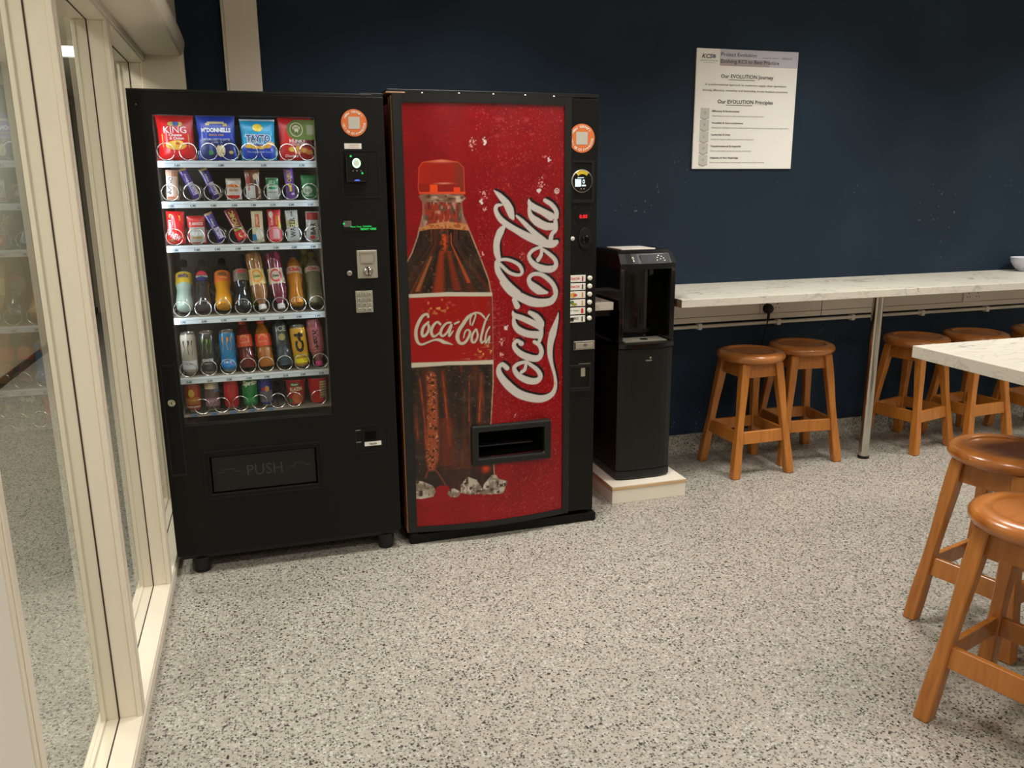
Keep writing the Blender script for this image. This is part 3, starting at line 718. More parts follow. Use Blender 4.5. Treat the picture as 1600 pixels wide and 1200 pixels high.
p, f = bar('short white packet with orange top and red base on the second shelf', -0.076, z0, 0, 0.056, 0.078, 0.024, (226, 224, 220), 15, 'snack_packet', 'chocolate', G1)
pat(f, (206, 40, 34), p, -0.026, 0.020, 0.004, 0.016); pat(f, (220, 120, 52), p, -0.024, 0.024, 0.046, 0.056); L('kinder', f, (196, 140, 80), p, 0, 0.036, w=0.034, h=0.012); pat(f, (170, 168, 160), p, -0.027, 0.027, 0.071, 0.077)
p, f = bar('brown and white packet with red sideways lettering, fifth on the second shelf', -0.006, z0, 0, 0.056, 0.112, 0.024, (110, 66, 44), 16, 'snack_packet', 'chocolate', G1)
pat(f, (222, 228, 230), p, -0.026, 0.008, 0.004, 0.052); L('nutella', f, (200, 30, 36), p, -0.016, 0.060, w=0.052, h=0.013, rot=PI/2); dsc(f, (226, 206, 180), p, 0.013, 0.084, 0.010, 0.013); dsc(f, (60, 36, 28), p, 0.014, 0.066, 0.008, 0.010)
p, f = bar('small green topped white gum packet on the second shelf', 0.066, z0, 0, 0.046, 0.080, 0.018, (218, 230, 228), 17, 'gum_packet', 'gum', G1)
pat(f, (22, 120, 66), p, -0.022, 0.022, 0.052, 0.078); dsc(f, (30, 150, 90), p, 0.0, 0.042, 0.016, 0.005); L('EXTRA', f, (200, 226, 210), p, 0, 0.065, w=0.022, h=0.010); L('peppermint', f, (110, 130, 130), p, 0, 0.026, w=0.034, h=0.007)
p, f = bar('purple bar with gold and yellow lettering, second from the end of the second shelf', 0.134, z0, -3, 0.036, 0.112, 0.018, (92, 50, 140), 18, group=G1)
L('CURLY', f, (226, 190, 60), p, 0.0, 0.086, w=0.046, h=0.015, rot=PI/2); L('Y', f, (240, 206, 50), p, 0.002, 0.042, h=0.030, bold=0.06); dsc(f, (220, 200, 235), p, 0.008, 0.018, 0.006, 0.005)
p, f = bar('green and white mint packet at the far end of the second shelf', 0.203, z0, 0, 0.058, 0.090, 0.018, (38, 140, 84), 19, 'mint_packet', 'sweets', G1)
dsc(f, (222, 230, 226), p, -0.006, 0.032, 0.018, 0.016); dsc(f, (150, 190, 160), p, -0.006, 0.032, 0.009, 0.007, e=0.0018); L('MINT', f, (220, 232, 224), p, 0, 0.012, w=0.034, h=0.008)

# third shelf
z0 = TOP[2]
p, f = bar('tall red sweet pouch with a yellow flash, first on the third shelf', -0.298, z0, 2, 0.064, 0.120, 0.026, (206, 24, 30), 21, 'sweet_pouch', 'sweets', G3)
L('Maltesers', f, (236, 226, 226), p, -0.022, 0.060, w=0.056, h=0.013, rot=PI/2); f2 = lift(f, 0.0013)
t = MB(); t.add([f2(-0.022, 0.098), f2(-0.020, 0.110), f2(0.018, 0.104), f2(0.018, 0.086)], [(0, 1, 2, 3)]); t.build('yellow_flash', solid(232, 200, 40), p, False)
L('NEW', f, (240, 234, 234), p, 0.0, 0.026, w=0.034, h=0.022, rot=-0.55); pat(f, (120, 60, 36), p, -0.026, -0.002, 0.004, 0.018)
p, f = bar('red topped silver pouch with pale lettering, second on the third shelf', -0.222, z0, 0, 0.066, 0.103, 0.026, (180, 28, 34), 22, 'sweet_pouch', 'sweets', G3)
pat(f, (178, 180, 178), p, -0.026, 0.028, 0.004, 0.062); L('FLAMINGOS', f, (230, 200, 190), p, 0.0, 0.074, w=0.046, h=0.012); pat(f, (214, 218, 220), p, -0.026, 0.022, 0.030, 0.044, e=0.0016); pat(f, (160, 130, 70), p, -0.018, 0.018, 0.018, 0.026, e=0.0018)
p, f = bar('leaning purple bar with white sideways lettering on the third shelf', -0.134, z0, -22, 0.032, 0.118, 0.020, (48, 36, 104), 23, group=G3)
pat(f, (200, 198, 226), p, -0.006, 0.013, 0.012, 0.056); L('TWIRL', f, (40, 40, 120), p, 0.003, 0.034, w=0.036, h=0.013, rot=PI/2); L('Dairy', f, (206, 200, 220), p, 0.0, 0.078, w=0.030, h=0.010, rot=PI/2); pat(f, (190, 160, 90), p, -0.014, 0.014, 0.1085, 0.1165)
p, f = bar('leaning dark red bar with gold lettering, fourth on the third shelf', -0.056, z0, -20, 0.042, 0.128, 0.020, (120, 34, 28), 24, group=G3)
L('PICNIC', f, (214, 186, 96), p, 0.0, 0.088, w=0.060, h=0.018, rot=PI/2); pat(f, (206, 22, 40), p, -0.019, 0.019, 0.006, 0.040); L('C', f, (234, 226, 170), p, 0.003, 0.024, h=0.026, bold=0.05); pat(f, (150, 170, 60), p, -0.016, 0.018, 0.042, 0.050)
p, f = bar('cream bar with orange stripe and blue base on the third shelf', 0.000, z0, 0, 0.044, 0.118, 0.020, (228, 220, 186), 25, group=G3)
pat(f, (206, 104, 44), p, -0.008, 0.008, 0.054, 0.106); pat(f, (40, 140, 206), p, -0.021, -0.006, 0.004, 0.030); dsc(f, (240, 240, 236), p, 0.005, 0.030, 0.013, 0.022); L('yoyo', f, (240, 226, 190), p, 0, 0.080, w=0.034, h=0.009, rot=PI/2)
p, f = bar('bright pink and red bar with white picture, sixth on the third shelf', 0.064, z0, 0, 0.050, 0.122, 0.020, (206, 30, 44), 26, group=G3)
pat(f, (232, 110, 130), p, -0.022, 0.020, 0.006, 0.055); pat(f, (240, 200, 206), p, -0.008, 0.016, 0.012, 0.048, e=0.0017); pat(f, (206, 110, 40), p, 0.004, 0.022, 0.066, 0.100); dsc(f, (238, 230, 224), p, -0.012, 0.104, 0.008, 0.013); dsc(f, (190, 170, 40), p, 0.018, 0.060, 0.007, 0.012)
L('KitKat', f, (240, 220, 220), p, -0.010, 0.078, w=0.028, h=0.009, rot=PI/2)
p, f = bar('white bar with black sideways WAFER lettering on the third shelf', 0.133, z0, -2, 0.048, 0.118, 0.020, (218, 228, 232), 27, group=G3)
L('WAFER', f, (38, 44, 48), p, 0.0, 0.052, w=0.076, h=0.020, rot=PI/2, bold=0.02); pat(f, (200, 196, 130), p, -0.020, 0.020, 0.058, 0.080, e=0.0008); pat(f, (54, 56, 60), p, -0.002, 0.003, 0.094, 0.114)
p, f = bar('white and red bar with black sideways BAR lettering at the end of the third shelf', 0.205, z0, 2, 0.050, 0.112, 0.020, (216, 224, 228), 28, group=G3)
L('BAR', f, (30, 34, 38), p, 0.002, 0.046, w=0.046, h=0.020, rot=PI/2, bold=0.02); pat(f, (176, 40, 44), p, -0.022, 0.022, 0.080, 0.108); dsc(f, (206, 50, 60), p, 0.0, 0.013, 0.010, 0.007)

# fourth shelf: soft drink bottles
z0 = TOP[3]
pet = [(0.020, 0.0), (0.028, 0.004), (0.0315, 0.016), (0.032, 0.034), (0.031, 0.050), (0.0285, 0.070), (0.0275, 0.084), (0.029, 0.098), (0.0312, 0.106), (0.0312, 0.158), (0.029, 0.172), (0.022, 0.190), (0.014, 0.204), (0.0125, 0.210), (0.0125, 0.216)]
def bottle(label, x, z, liquid, capc, tilt=(-30, 0), name='drink_bottle', y=3.385, flip=False, labcol=(200, 200, 200), lz=(0.107, 0.157), rough=0.08, prof=pet, group=G4, lean=False):
    if lean: tilt = (-40, 0)
    z += 0.032*math.sin(math.radians(-tilt[0]))
    p = product(name, label, 'drink', x, z, y, (math.radians(tilt[0]), math.radians(tilt[1]), 0), group)
    q = prof
    if flip:
        H = prof[-1][1]+0.012
        q = [(r, H-h) for r, h in prof][::-1]
    if lean:                                        # see-through neck tinted dark, with near-black cap, stands in for shelf shade
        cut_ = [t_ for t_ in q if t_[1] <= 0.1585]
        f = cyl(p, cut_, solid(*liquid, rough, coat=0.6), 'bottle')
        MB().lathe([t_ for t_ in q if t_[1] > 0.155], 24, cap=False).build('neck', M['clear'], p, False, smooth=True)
    else: f = cyl(p, q, solid(*liquid, rough, coat=0.6), 'bottle')
    H = prof[-1][1]+0.012
    cz = (0.0, 0.020) if flip else (prof[-1][1]-0.008, H)
    MB().lathe([(0.0145, cz[0]), (0.0152, cz[0]+0.002), (0.0152, cz[1]-0.003), (0.0135, cz[1])], 22).build('cap', solid(*capc), p, False, smooth=True)
    a, b = lz
    rr = [(float(np.interp(a+(b-a)*k/6, [h for r, h in q], [r for r, h in q]))+0.0008, a+(b-a)*k/6) for k in range(7)]
    MB().lathe(rr, 28, cap=False).build('label', solid(*labcol), p, False, smooth=True)
    return p, lift(f, 0.0018)
M['clear'] = glass_mat('shade_tinted_neck', (0.62, 0.62, 0.58, 1), 1.45, 1.6)
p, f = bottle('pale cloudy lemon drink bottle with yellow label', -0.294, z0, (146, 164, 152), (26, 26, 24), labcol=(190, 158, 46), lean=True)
letters('FANTA', f, solid(38, 40, 110), p, 0.0, 0.137, 0.040, 0.017, 0, 0.06, world=False)
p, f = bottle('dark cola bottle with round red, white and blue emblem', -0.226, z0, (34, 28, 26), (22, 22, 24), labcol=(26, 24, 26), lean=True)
for (c_, a0, a1) in (((206, 40, 46), 0.25, PI-0.25), ((40, 46, 110), PI+0.25, 2*PI-0.25)): disc(f, 0.0, 0.133, 0.024, 0.023, 20, 3, 0, a0, a1).build('emblem_half', solid(*c_), p, False)
patch(f, -0.0235, 0.0235, 0.1285, 0.1375, 8, 2).build('emblem_band', solid(214, 214, 206), p, False); letters('pepsi', lambda u, v: Vector(f(u, v))*1.012, solid(70, 110, 80), p, 0.0, 0.133, 0.030, 0.008, 0, 0.04, world=False)
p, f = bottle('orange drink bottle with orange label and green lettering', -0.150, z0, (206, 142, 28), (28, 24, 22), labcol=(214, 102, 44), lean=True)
letters('FANTA', f, solid(46, 92, 48), p, 0.0, 0.140, 0.036, 0.016, 0, 0.06, world=False); letters('orange', f, solid(240, 200, 150), p, 0.006, 0.122, 0.026, 0.007, 0, 0.02, world=False)
p, f = bottle('near black bottle with a grey label and red lettering, fourth on its shelf', -0.076, z0, (14, 20, 30), (22, 28, 26), labcol=(116, 108, 96))
letters('ZERO', f, solid(190, 44, 44), p, 0.0, 0.146, 0.042, 0.014, 0, 0.05, world=False); letters('sugar', f, solid(56, 84, 60), p, 0.0, 0.126, 0.028, 0.008, 0, 0.02, world=False)
for nm, x, liq, ring, lc, tx in (('yellow-ringed', -0.004, (126, 84, 44), (226, 140, 50), (210, 190, 120), (96, 130, 60)), ('pink-ringed', 0.068, (96, 26, 48), (196, 36, 56), (206, 196, 176), (40, 70, 46))):
    p, f = bottle('upturned juice bottle with white cap at the bottom and %s round label' % nm, x, z0, liq, (222, 222, 226), (-16, -6), y=3.372, flip=True, labcol=lc, lz=(0.098, 0.160))
    disc(f, 0, 0.130, 0.024, 0.026, 24, 1, 0.72).build('label_ring', solid(*ring), p, False); letters('Oasis', f, solid(*tx), p, 0.0, 0.130, 0.028, 0.012, 0, 0.04, world=False)
p, f = bottle('amber fizzy drink bottle with pale label and blue cap', 0.128, z0, (190, 120, 24), (62, 88, 120), labcol=(206, 180, 160), lz=(0.132, 0.160))
letters('Club', f, solid(196, 60, 52), p, 0.0, 0.146, 0.044, 0.016, 0, 0.06, world=False)
p, f = bottle('greenish clear drink bottle with small pale label at the end of its shelf', 0.202, z0, (112, 116, 88), (120, 120, 40), labcol=(206, 190, 180), lz=(0.136, 0.158))
letters('Club', f, solid(190, 70, 90), p, 0.0, 0.147, 0.036, 0.012, 0, 0.05, world=False)
for k, (x, y) in enumerate(((-0.028, 3.545), (0.180, 3.565))):
    p, f = bottle(('yellow-green bottle standing behind the upturned juice bottles', 'yellow-green bottle standing behind the amber bottle')[k], x, z0, (150, 160, 20), (150, 160, 24), (0, 0), y=y, labcol=(128, 140, 20), name='rear_bottle')

# fifth shelf: tall cans and bottles
z0 = TOP[4]
def can(label, x, z, r, h, col, rim=(150, 146, 130), name='drink_can', y=3.385, tilt=0, group=G5, cat='drink'):
    p = product(name, label, cat, x, z, y, (0, math.radians(tilt), 0), group)
    f = cyl(p, [(r*0.80, 0.010), (r, 0.020), (r, h-0.018), (r*0.86, h-0.006)], solid(*col, 0.25, coat=0.4))
    MB().lathe([(r*0.62, 0.004), (r*0.72, 0.0), (r*0.80, 0.0035), (r*0.81, 0.010)], 24).build('base_rim', solid(*rim, 0.25, 0.8), p, False, smooth=True)
    MB().lathe([(r*0.86, h-0.006), (r*0.88, h), (r*0.82, h), (r*0.80, h-0.004)], 24).build('top_rim', solid(170, 168, 160, 0.25, 0.8), p, False, smooth=True)
    return p, lift(f, 0.0009)
def claw(f, p, col, z1, z2, w=0.038):
    t = MB()
    for u, l_, wd in ((-0.40, 1.0, 0.16), (0.02, 0.92, 0.2), (0.42, 0.98, 0.14)):
        n = 10; vs = []
        for i in range(n+1):
            k = i/n; wob = 0.05*math.sin(9*k+u*7); hw = wd*(0.6+0.4*math.cos(6*k+u))*(1-k**3)
            z = z2-(z2-z1)*l_*k; c_ = (u-0.06*k+wob)*w
            vs += [f(c_-hw*w*0.5, z), f(c_+hw*w*0.5, z)]
        t.add(vs, [(2*i, 2*i+1, 2*i+3, 2*i+2) for i in range(n)])
    t.add([f(-0.5*w, z2), f(0.5*w, z2), f(0.42*w, z2-0.006), f(-0.44*w, z2-0.006)], [(0, 1, 2, 3)])
    t.build('claw_emblem', solid(*col), p, False)
p, f = can('tall off-white energy can with dark claw emblem', -0.294, z0, 0.030, 0.166, (176, 170, 154)); claw(f, p, (44, 40, 34), 0.072, 0.138); patch(f, -0.032, 0.032, 0.024, 0.058, 10, 3).build('label_band', solid(206, 214, 218), p, False); letters('ULTRA', f, solid(110, 112, 112), p, 0.0, 0.046, 0.034, 0.009, 0, 0.03, world=False)
p, f = can('tall black energy can with green claw emblem', -0.226, z0, 0.030, 0.166, (34, 36, 32)); claw(f, p, (110, 146, 46), 0.078, 0.140); letters('MONSTER', f, solid(196, 200, 196), p, 0.0, 0.056, 0.044, 0.012, 0, 0.03, world=False); letters('ENERGY', f, solid(150, 156, 140), p, 0.0, 0.042, 0.030, 0.006, 0, 0.02, world=False)
p, f = can('tall bright blue energy can with orange claw emblem', -0.150, z0, 0.030, 0.166, (34, 120, 168)); claw(f, p, (220, 132, 52), 0.084, 0.144); patch(f, -0.032, 0.032, 0.026, 0.056, 10, 3).build('label_band', solid(30, 130, 206), p, False); letters('JUICE', f, solid(206, 220, 236), p, -0.004, 0.042, 0.034, 0.012, 0, 0.05, world=False); dsc(lambda u, v, e=0: f(u, v), (206, 90, 150), p, 0.012, 0.036, 0.004, 0.004)
luc = [(0.020, 0.0), (0.027, 0.004), (0.0305, 0.018), (0.031, 0.050), (0.029, 0.074), (0.028, 0.080), (0.0300, 0.086), (0.030, 0.128), (0.024, 0.150), (0.016, 0.170), (0.013, 0.178), (0.013, 0.184)]
for nm, x, liq, lc in (('deep red', -0.078, (92, 26, 20), (206, 78, 34)), ('amber', -0.006, (150, 88, 20), (216, 70, 22))):
    p, f = bottle('%s energy drink bottle with orange label and arch emblem' % nm, x, z0, liq, (190, 66, 24), (-14, -4), labcol=lc, lz=(0.086, 0.134), prof=luc, group=G5)
    disc(f, 0, 0.112, 0.018, 0.020, 18, 1, 0.72, 0.2, PI-0.2).build('arch_emblem', solid(226, 130, 60), p, False); letters('Lucozade', f, solid(230, 150, 80), p, 0.0, 0.104, 0.036, 0.008, 0, 0.04, world=False)
p, f = bottle('dark clear drink bottle with silver lettering and fruit print', 0.068, z0, (44, 60, 70), (46, 50, 50), (-14, -4), labcol=(38, 44, 42), lz=(0.084, 0.168), prof=[(0.022, 0), (0.029, 0.004), (0.031, 0.02), (0.031, 0.06), (0.0285, 0.075), (0.031, 0.086), (0.031, 0.166), (0.02, 0.185), (0.013, 0.194), (0.013, 0.2)], group=G5)
letters('iCE', f, solid(176, 184, 180), p, 0.0, 0.150, 0.040, 0.022, 0, 0.03, world=False); disc(f, 0.0, 0.116, 0.014, 0.014, 14, 2).build('fruit_print', solid(160, 150, 84), p, False)
p, f = can('tall yellow can with big black sideways lettering', 0.133, z0, 0.0315, 0.170, (206, 158, 34), tilt=-4); letters('C4', f, solid(24, 22, 16), p, 0.0, 0.106, 0.082, 0.036, PI/2, 0.06, world=False); patch(f, -0.034, 0.034, 0.022, 0.040, 10, 2).build('label_band', solid(232, 220, 30), p, False); patch(f, -0.022, 0.030, 0.048, 0.058, 8, 2).build('print_band', solid(216, 190, 30), p, False)
p, f = bottle('upturned pink bottle with bright pink cap and black sideways lettering', 0.200, z0, (150, 84, 92), (232, 70, 150), (-4, -4), y=3.378, flip=True, labcol=(176, 100, 108), lz=(0.060, 0.160), prof=luc, group=G5)
letters('hlas+', f, solid(36, 22, 26), p, 0.0, 0.110, 0.078, 0.022, -PI/2, 0.04, world=False)

# bottom shelf: cans and noodle pots
z0 = TOP[5]
X6 = [-0.296, -0.224, -0.152, -0.080, -0.014, 0.100, 0.189]
p, f = can('red and orange drink can with yellow print, first on the bottom shelf', X6[0], z0, 0.029, 0.122, (176, 62, 34), group=G6)
patch(f, -0.03, 0.03, 0.034, 0.062, 10, 3).build('label_band', solid(198, 110, 40), p, False); dsc(lambda u, v, e=0: f(u, v), (226, 190, 60), p, -0.004, 0.080, 0.012, 0.016); patch(f, -0.02, 0.024, 0.048, 0.054, 8, 2).build('yellow_stripe', solid(230, 200, 70), p, False); patch(f, -0.03, 0.03, 0.022, 0.028, 10, 2).build('white_stripe', solid(214, 196, 170), p, False)
p, f = can('tall brown and cream coffee can with a triangle emblem', X6[1], z0, 0.029, 0.139, (98, 78, 70), group=G6)
patch(f, -0.034, 0.034, 0.092, 0.120, 10, 3).build('label_band', solid(206, 190, 160), p, False); patch(f, -0.032, 0.032, 0.022, 0.056, 10, 3).build('pink_band', solid(150, 110, 124), p, False); patch(f, 0.010, 0.034, 0.078, 0.112, 4, 4).build('blue_patch', solid(84, 120, 140), p, False)
t = MB(); g2 = lambda u, v: Vector(f(u, v))*1.01
t.add([g2(-0.020, 0.078), g2(0.016, 0.078), g2(-0.002, 0.116)], [(0, 1, 2)]); t.build('triangle_emblem', solid(60, 46, 40), p, False)
letters('BARISTA', f, solid(206, 196, 200), p, 0.0, 0.044, 0.036, 0.008, 0, 0.02, world=False)
p, f = can('plain red cola can on the bottom shelf', X6[2], z0, 0.029, 0.139, (196, 40, 40), group=G6)
letters('Coca-Cola', f, solid(150, 26, 28), p, 0.0, 0.100, 0.070, 0.020, PI/2, 0.0, 0.3, world=False)
p, f = can('green drink can with pale slanted lettering on the bottom shelf', X6[3], z0, 0.031, 0.140, (14, 124, 56), group=G6)
letters('Sprite', f, solid(214, 220, 196), p, 0.004, 0.104, 0.064, 0.026, 0.05, 0.06, 0.2, world=False); patch(f, -0.02, 0.02, 0.026, 0.048, 8, 2).build('label_band', solid(30, 146, 76), p, False)
p, f = can('slim blue and silver energy can tilted on the bottom shelf', X6[4], z0, 0.026, 0.138, (40, 50, 134), tilt=-4, group=G6)
patch(f, -0.03, 0.03, 0.022, 0.068, 10, 3).build('silver_band', solid(96, 98, 110), p, False); disc(f, 0.006, 0.076, 0.010, 0.012, 14, 2).build('sun_print', solid(206, 150, 60), p, False); patch(f, -0.016, 0.002, 0.070, 0.082, 4, 2).build('red_print', solid(170, 30, 50), p, False)
def pot(label, x, col, lid, tilt=0):
    p = product('noodle_pot', label, 'noodles', x, z0, 3.395, (0, math.radians(tilt), 0), G6)
    f = cyl(p, [(0.030, 0.0), (0.031, 0.003), (0.040, 0.098), (0.042, 0.1), (0.042, 0.104)], solid(*col, 0.4), 'pot')
    MB().lathe([(0.042, 0.104), (0.043, 0.107), (0.041, 0.109)], 28).build('lid', solid(*lid), p, False, smooth=True)
    return p, lift(f, 0.0009)
p, f = pot('red noodle pot with green badge and dark lid on the bottom shelf', X6[5], (186, 44, 40), (44, 42, 38))
patch(f, -0.022, 0.012, 0.078, 0.092, 8, 2).build('green_badge', solid(34, 120, 48), p, False); letters('Knorr', g2 if False else (lambda u, v: Vector(f(u, v))*1.01), solid(220, 230, 214), p, -0.005, 0.085, 0.026, 0.008, 0, 0.03, world=False)
letters('BLAZIN', f, solid(226, 206, 170), p, 0.0, 0.066, 0.052, 0.016, 0.06, 0.05, world=False); disc(f, 0.006, 0.028, 0.024, 0.024, 18, 2).build('noodle_print', solid(206, 110, 60), p, False); patch(f, -0.034, -0.016, 0.006, 0.026, 4, 4).build('leaf_print', solid(60, 120, 54), p, False)
p, f = pot('red noodle pot with tan text panel at the end of the bottom shelf', X6[6], (206, 34, 34), (60, 26, 22))
patch(f, 0.004, 0.040, 0.020, 0.094, 8, 6).build('text_panel', solid(180, 130, 84), p, False)
for k in range(6): patch(lambda u, v: Vector(f(u, v))*1.01, 0.008, 0.034, 0.086-k*0.011, 0.090-k*0.011, 5, 1).build('text_line', solid(226, 206, 170), p, False)

# ------------------------------------------------------------------ cola machine
YC = 3.25
cm = thing('drinks_vending_machine', 'red bow-fronted cola vending machine with a big bottle print, beside the water cooler', 'vending machine', (0.945, YC+0.4, 0))
def bow(x):
    t_ = (x-0.888)/0.334
    return YC - 0.035*max(0.0, 1-t_*t_)
MB().box(0.531, 1.360, 3.345, 3.99, 0.05, 1.825).build('cabinet', M['machine_red'], cm, bevel=0.004)
MB().box(0.5172, 0.5225, YC+0.006, 3.33, 0.055, 1.838).build('door_edge', M['copper'], cm, bevel=0.002)
MB().holed(0.5225, 1.362, 0.055, 1.838, YC+0.03, 3.345, [(0.816, 1.128, 0.363, 0.499)]).build('door_body', M['black2'], cm)
MB().box(0.528, 1.385, YC+0.006, 3.99, 0.0, 0.042).box(0.531, 0.56, YC+0.004, 3.4, 0.0, 0.05).build('base_plinth', M['black'], cm, bevel=0.003)
MB().box(1.33, 1.392, YC+0.012, 3.32, 0.0, 0.036).build('base_end', M['black_frame'], cm, bevel=0.004)
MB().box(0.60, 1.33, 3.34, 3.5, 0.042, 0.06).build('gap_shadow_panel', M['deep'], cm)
MB().box(0.505, 1.372, YC+0.01, 3.96, 1.846, 1.862).build('top_cap', M['black2'], cm, bevel=0.002)
MB().box(0.500, 0.575, YC+0.005, 3.4, 1.845, 1.851).build('corner_cap', M['copper'], cm, bevel=0.002)
for x in (0.636, 0.776, 0.912, 1.044, 1.170):
    MB().lathe([(0.004, 0), (0.0035, 0.002), (0.0015, 0.003)], 10, (x, bow(x)-0.001, 1.846), 'y').build('rivet', solid(210, 206, 196), cm)
# bowed black frame round the print
def bowslab(x0, x1, z0, z1, d0, d1, n):
    t = MB(); secs = []
    for i in range(n+1):
        x = x0+(x1-x0)*i/n; y = bow(x)
        secs.append([(x, y+d0, z0), (x, y+d1, z0), (x, y+d1, z1), (x, y+d0, z1)])
    return t.loft(secs)
fr = bowslab(0.522, 1.250, 1.812, 1.845, -0.004, 0.045, 40)
b2 = bowslab(0.522, 1.250, 0.057, 0.082, -0.004, 0.045, 40); fr.add(b2.v, b2.f)
b2 = bowslab(0.522, 0.558, 0.082, 1.812, -0.004, 0.045, 4); fr.add(b2.v, b2.f)
b2 = bowslab(1.220, 1.250, 0.082, 1.812, -0.006, 0.045, 4); fr.add(b2.v, b2.f)
fr.build('door_frame', M['black_frame'], cm)
# the printed front: one colour per vertex, laid out in the panel's own millimetres
BIG=[[(1058,1448,1.5),(1069,1422,14.1),(1119,1398,14.1),(1158,1377,17.9)],
[(1131,1442,8.5),(1162,1424,10.4),(1184,1397,10.4),(1182,1375,13.2)],
[(1059,1425,3.8),(1065,1385,11.3),(1094,1358,17.9),(1137,1338,17.0),(1180,1337,13.2)],
[(1180,1356,10.4),(1183,1325,9.4),(1165,1307,9.4),(1159,1288,11.3)],
[(909,1484,1.1),(932,1464,10.4),(960,1434,16.0),(975,1408,17.9),(983,1384,13.2),(992,1369,2.8)],
[(942,1427,4.1),(922,1424,8.5),(916,1406,9.0),(931,1376,11.7),(957,1353,12.8),(995,1330,12.8),(1044,1303,16.0),(1086,1285,17.9),(1128,1270,17.9),(1167,1265,17.0),(1187,1272,9.4)],
[(1004,1383,4.1),(1032,1359,9.0),(1065,1328,11.3),(1098,1301,12.3),(1128,1281,11.3)],
[(1115,1255,5.7),(1077,1243,7.9),(1058,1219,8.5),(1077,1188,11.7),(1115,1167,15.5),(1159,1161,15.1),(1183,1173,11.3),(1179,1199,9.8),(1150,1225,8.5),(1120,1245,6.0)],
[(1115,1251,5.7),(1115,1224,8.5),(1100,1202,9.4)],
[(951,1341,6.6),(935,1321,16.0),(919,1280,14.1),(919,1239,14.1),(926,1211,10.4),(917,1201,7.5)],
[(929,1207,6.6),(953,1210,6.6),(982,1203,6.8),(1014,1185,7.9),(1028,1159,7.9),(1018,1144,6.4),(989,1148,7.2),(965,1160,7.5),(939,1184,7.5),(921,1201,6.6)],
[(917,1198,9.4),(923,1164,13.6),(947,1125,15.5),(977,1093,16.0),(1005,1068,17.0)],
[(941,1116,11.8),(978,1079,18.3),(1025,1050,19.0),(1073,1029,19.8),(1122,1022,18.3),(1163,1028,16.2),(1183,1054,11.2),(1180,1081,9.7),(1160,1109,10.3)],
[(1183,1057,11.3),(1174,1090,10.9),(1146,1121,10.4),(1111,1142,9.0),(1077,1144,9.0),(1058,1127,9.0),(1068,1099,13.6),(1102,1074,16.0),(1142,1064,5.7)],
[(1068,1105,11.8),(1097,1086,12.9),(1142,1065,2.6)],
[(992,1042,10.8),(1005,1015,13.4)],
[(985,997,1.7),(992,978,10.8),(1024,965,12.5),(1078,939,14.0),(1107,923,15.1)],
[(1061,985,9.0),(1092,965,14.0),(1115,936,14.0),(1112,914,11.8)],
[(989,972,5.4),(992,940,10.8),(1012,914,15.1),(1053,895,15.5),(1102,887,17.2)],
[(1115,918,9.7),(1115,886,9.7),(1105,859,8.6)],
[(1024,857,8.6),(1002,870,8.6),(989,850,9.7),(1011,819,13.4),(1053,795,15.5),(1097,786,14.6),(1116,808,11.8),(1107,841,9.7),(1082,859,8.2)],
[(1020,858,11.2),(1024,856,10.8)],
[(1048,777,6.5),(1009,771,9.0),(989,753,9.0),(1008,720,12.9),(1052,694,15.5),(1092,688,14.2),(1111,706,11.8),(1097,735,9.9),(1072,756,8.6),(1048,775,6.5)],
[(1044,775,6.9),(1039,745,8.2),(1023,734,8.2)],
[(958,756,10.8),(937,774,9.9),(921,759,9.9),(927,727,14.6),(960,683,18.3),(1008,641,19.0),(1067,616,19.0),(1123,606,16.8),(1167,621,13.4),(1184,655,9.0),(1180,703,7.3),(1166,751,8.2),(1157,794,12.9),(1158,841,15.5),(1169,886,19.0),(1183,926,12.5),(1193,958,5.6),(1196,976,0.9)]]
SMALL=[[(633,988,4.9),(629,999,4.9),(612,993,6.3),(595,968,7.0),(583,937,7.0),(582,906,7.0),(589,883,5.9),(603,875,4.8),(625,882,3.9),(653,892,3.9),(676,891,6.7),(692,882,7.7),(709,877,5.0),(730,869,0.6)],
[(633,967,4.2),(613,948,5.6),(606,925,6.3),(609,909,5.6),(623,916,5.6),(634,939,4.9),(630,964,4.2),(638,944,2.5)],
[(680,956,4.9),(667,966,4.2),(649,947,6.3),(643,924,6.3),(651,907,5.6),(665,912,3.9),(676,923,2.5)],
[(722,961,4.5),(705,959,4.5),(687,940,5.6),(680,917,5.6),(690,907,4.5),(707,922,4.5),(725,952,4.9),(716,921,5.6),(716,906,4.5),(731,926,2.5)],
[(739,956,4.2),(755,963,4.2)],
[(814,994,4.2),(794,981,7.3),(773,953,8.1),(756,928,8.4),(748,900,8.4),(757,876,6.7),(777,875,5.9),(795,898,5.6),(801,920,4.8),(790,929,3.1),(780,919,3.4),(774,896,2.5)],
[(803,949,3.1),(803,972,3.1),(814,992,3.1),(826,990,3.1),(821,971,3.4),(811,947,3.4)],
[(814,994,3.5),(826,998,3.1),(846,993,4.2),(861,978,3.9)],
[(825,928,3.9),(810,906,5.3),(808,880,5.3),(821,876,4.5),(833,901,4.5),(828,928,3.9)],
[(883,988,2.8),(866,960,4.5),(854,921,5.3),(846,889,5.3),(850,871,4.5),(862,880,2.8)],
[(861,975,2.5),(874,966,2.5)],
[(884,936,3.6),(871,914,3.9),(865,885,4.5),(868,870,3.4),(883,896,3.6),(880,870,3.1)]]
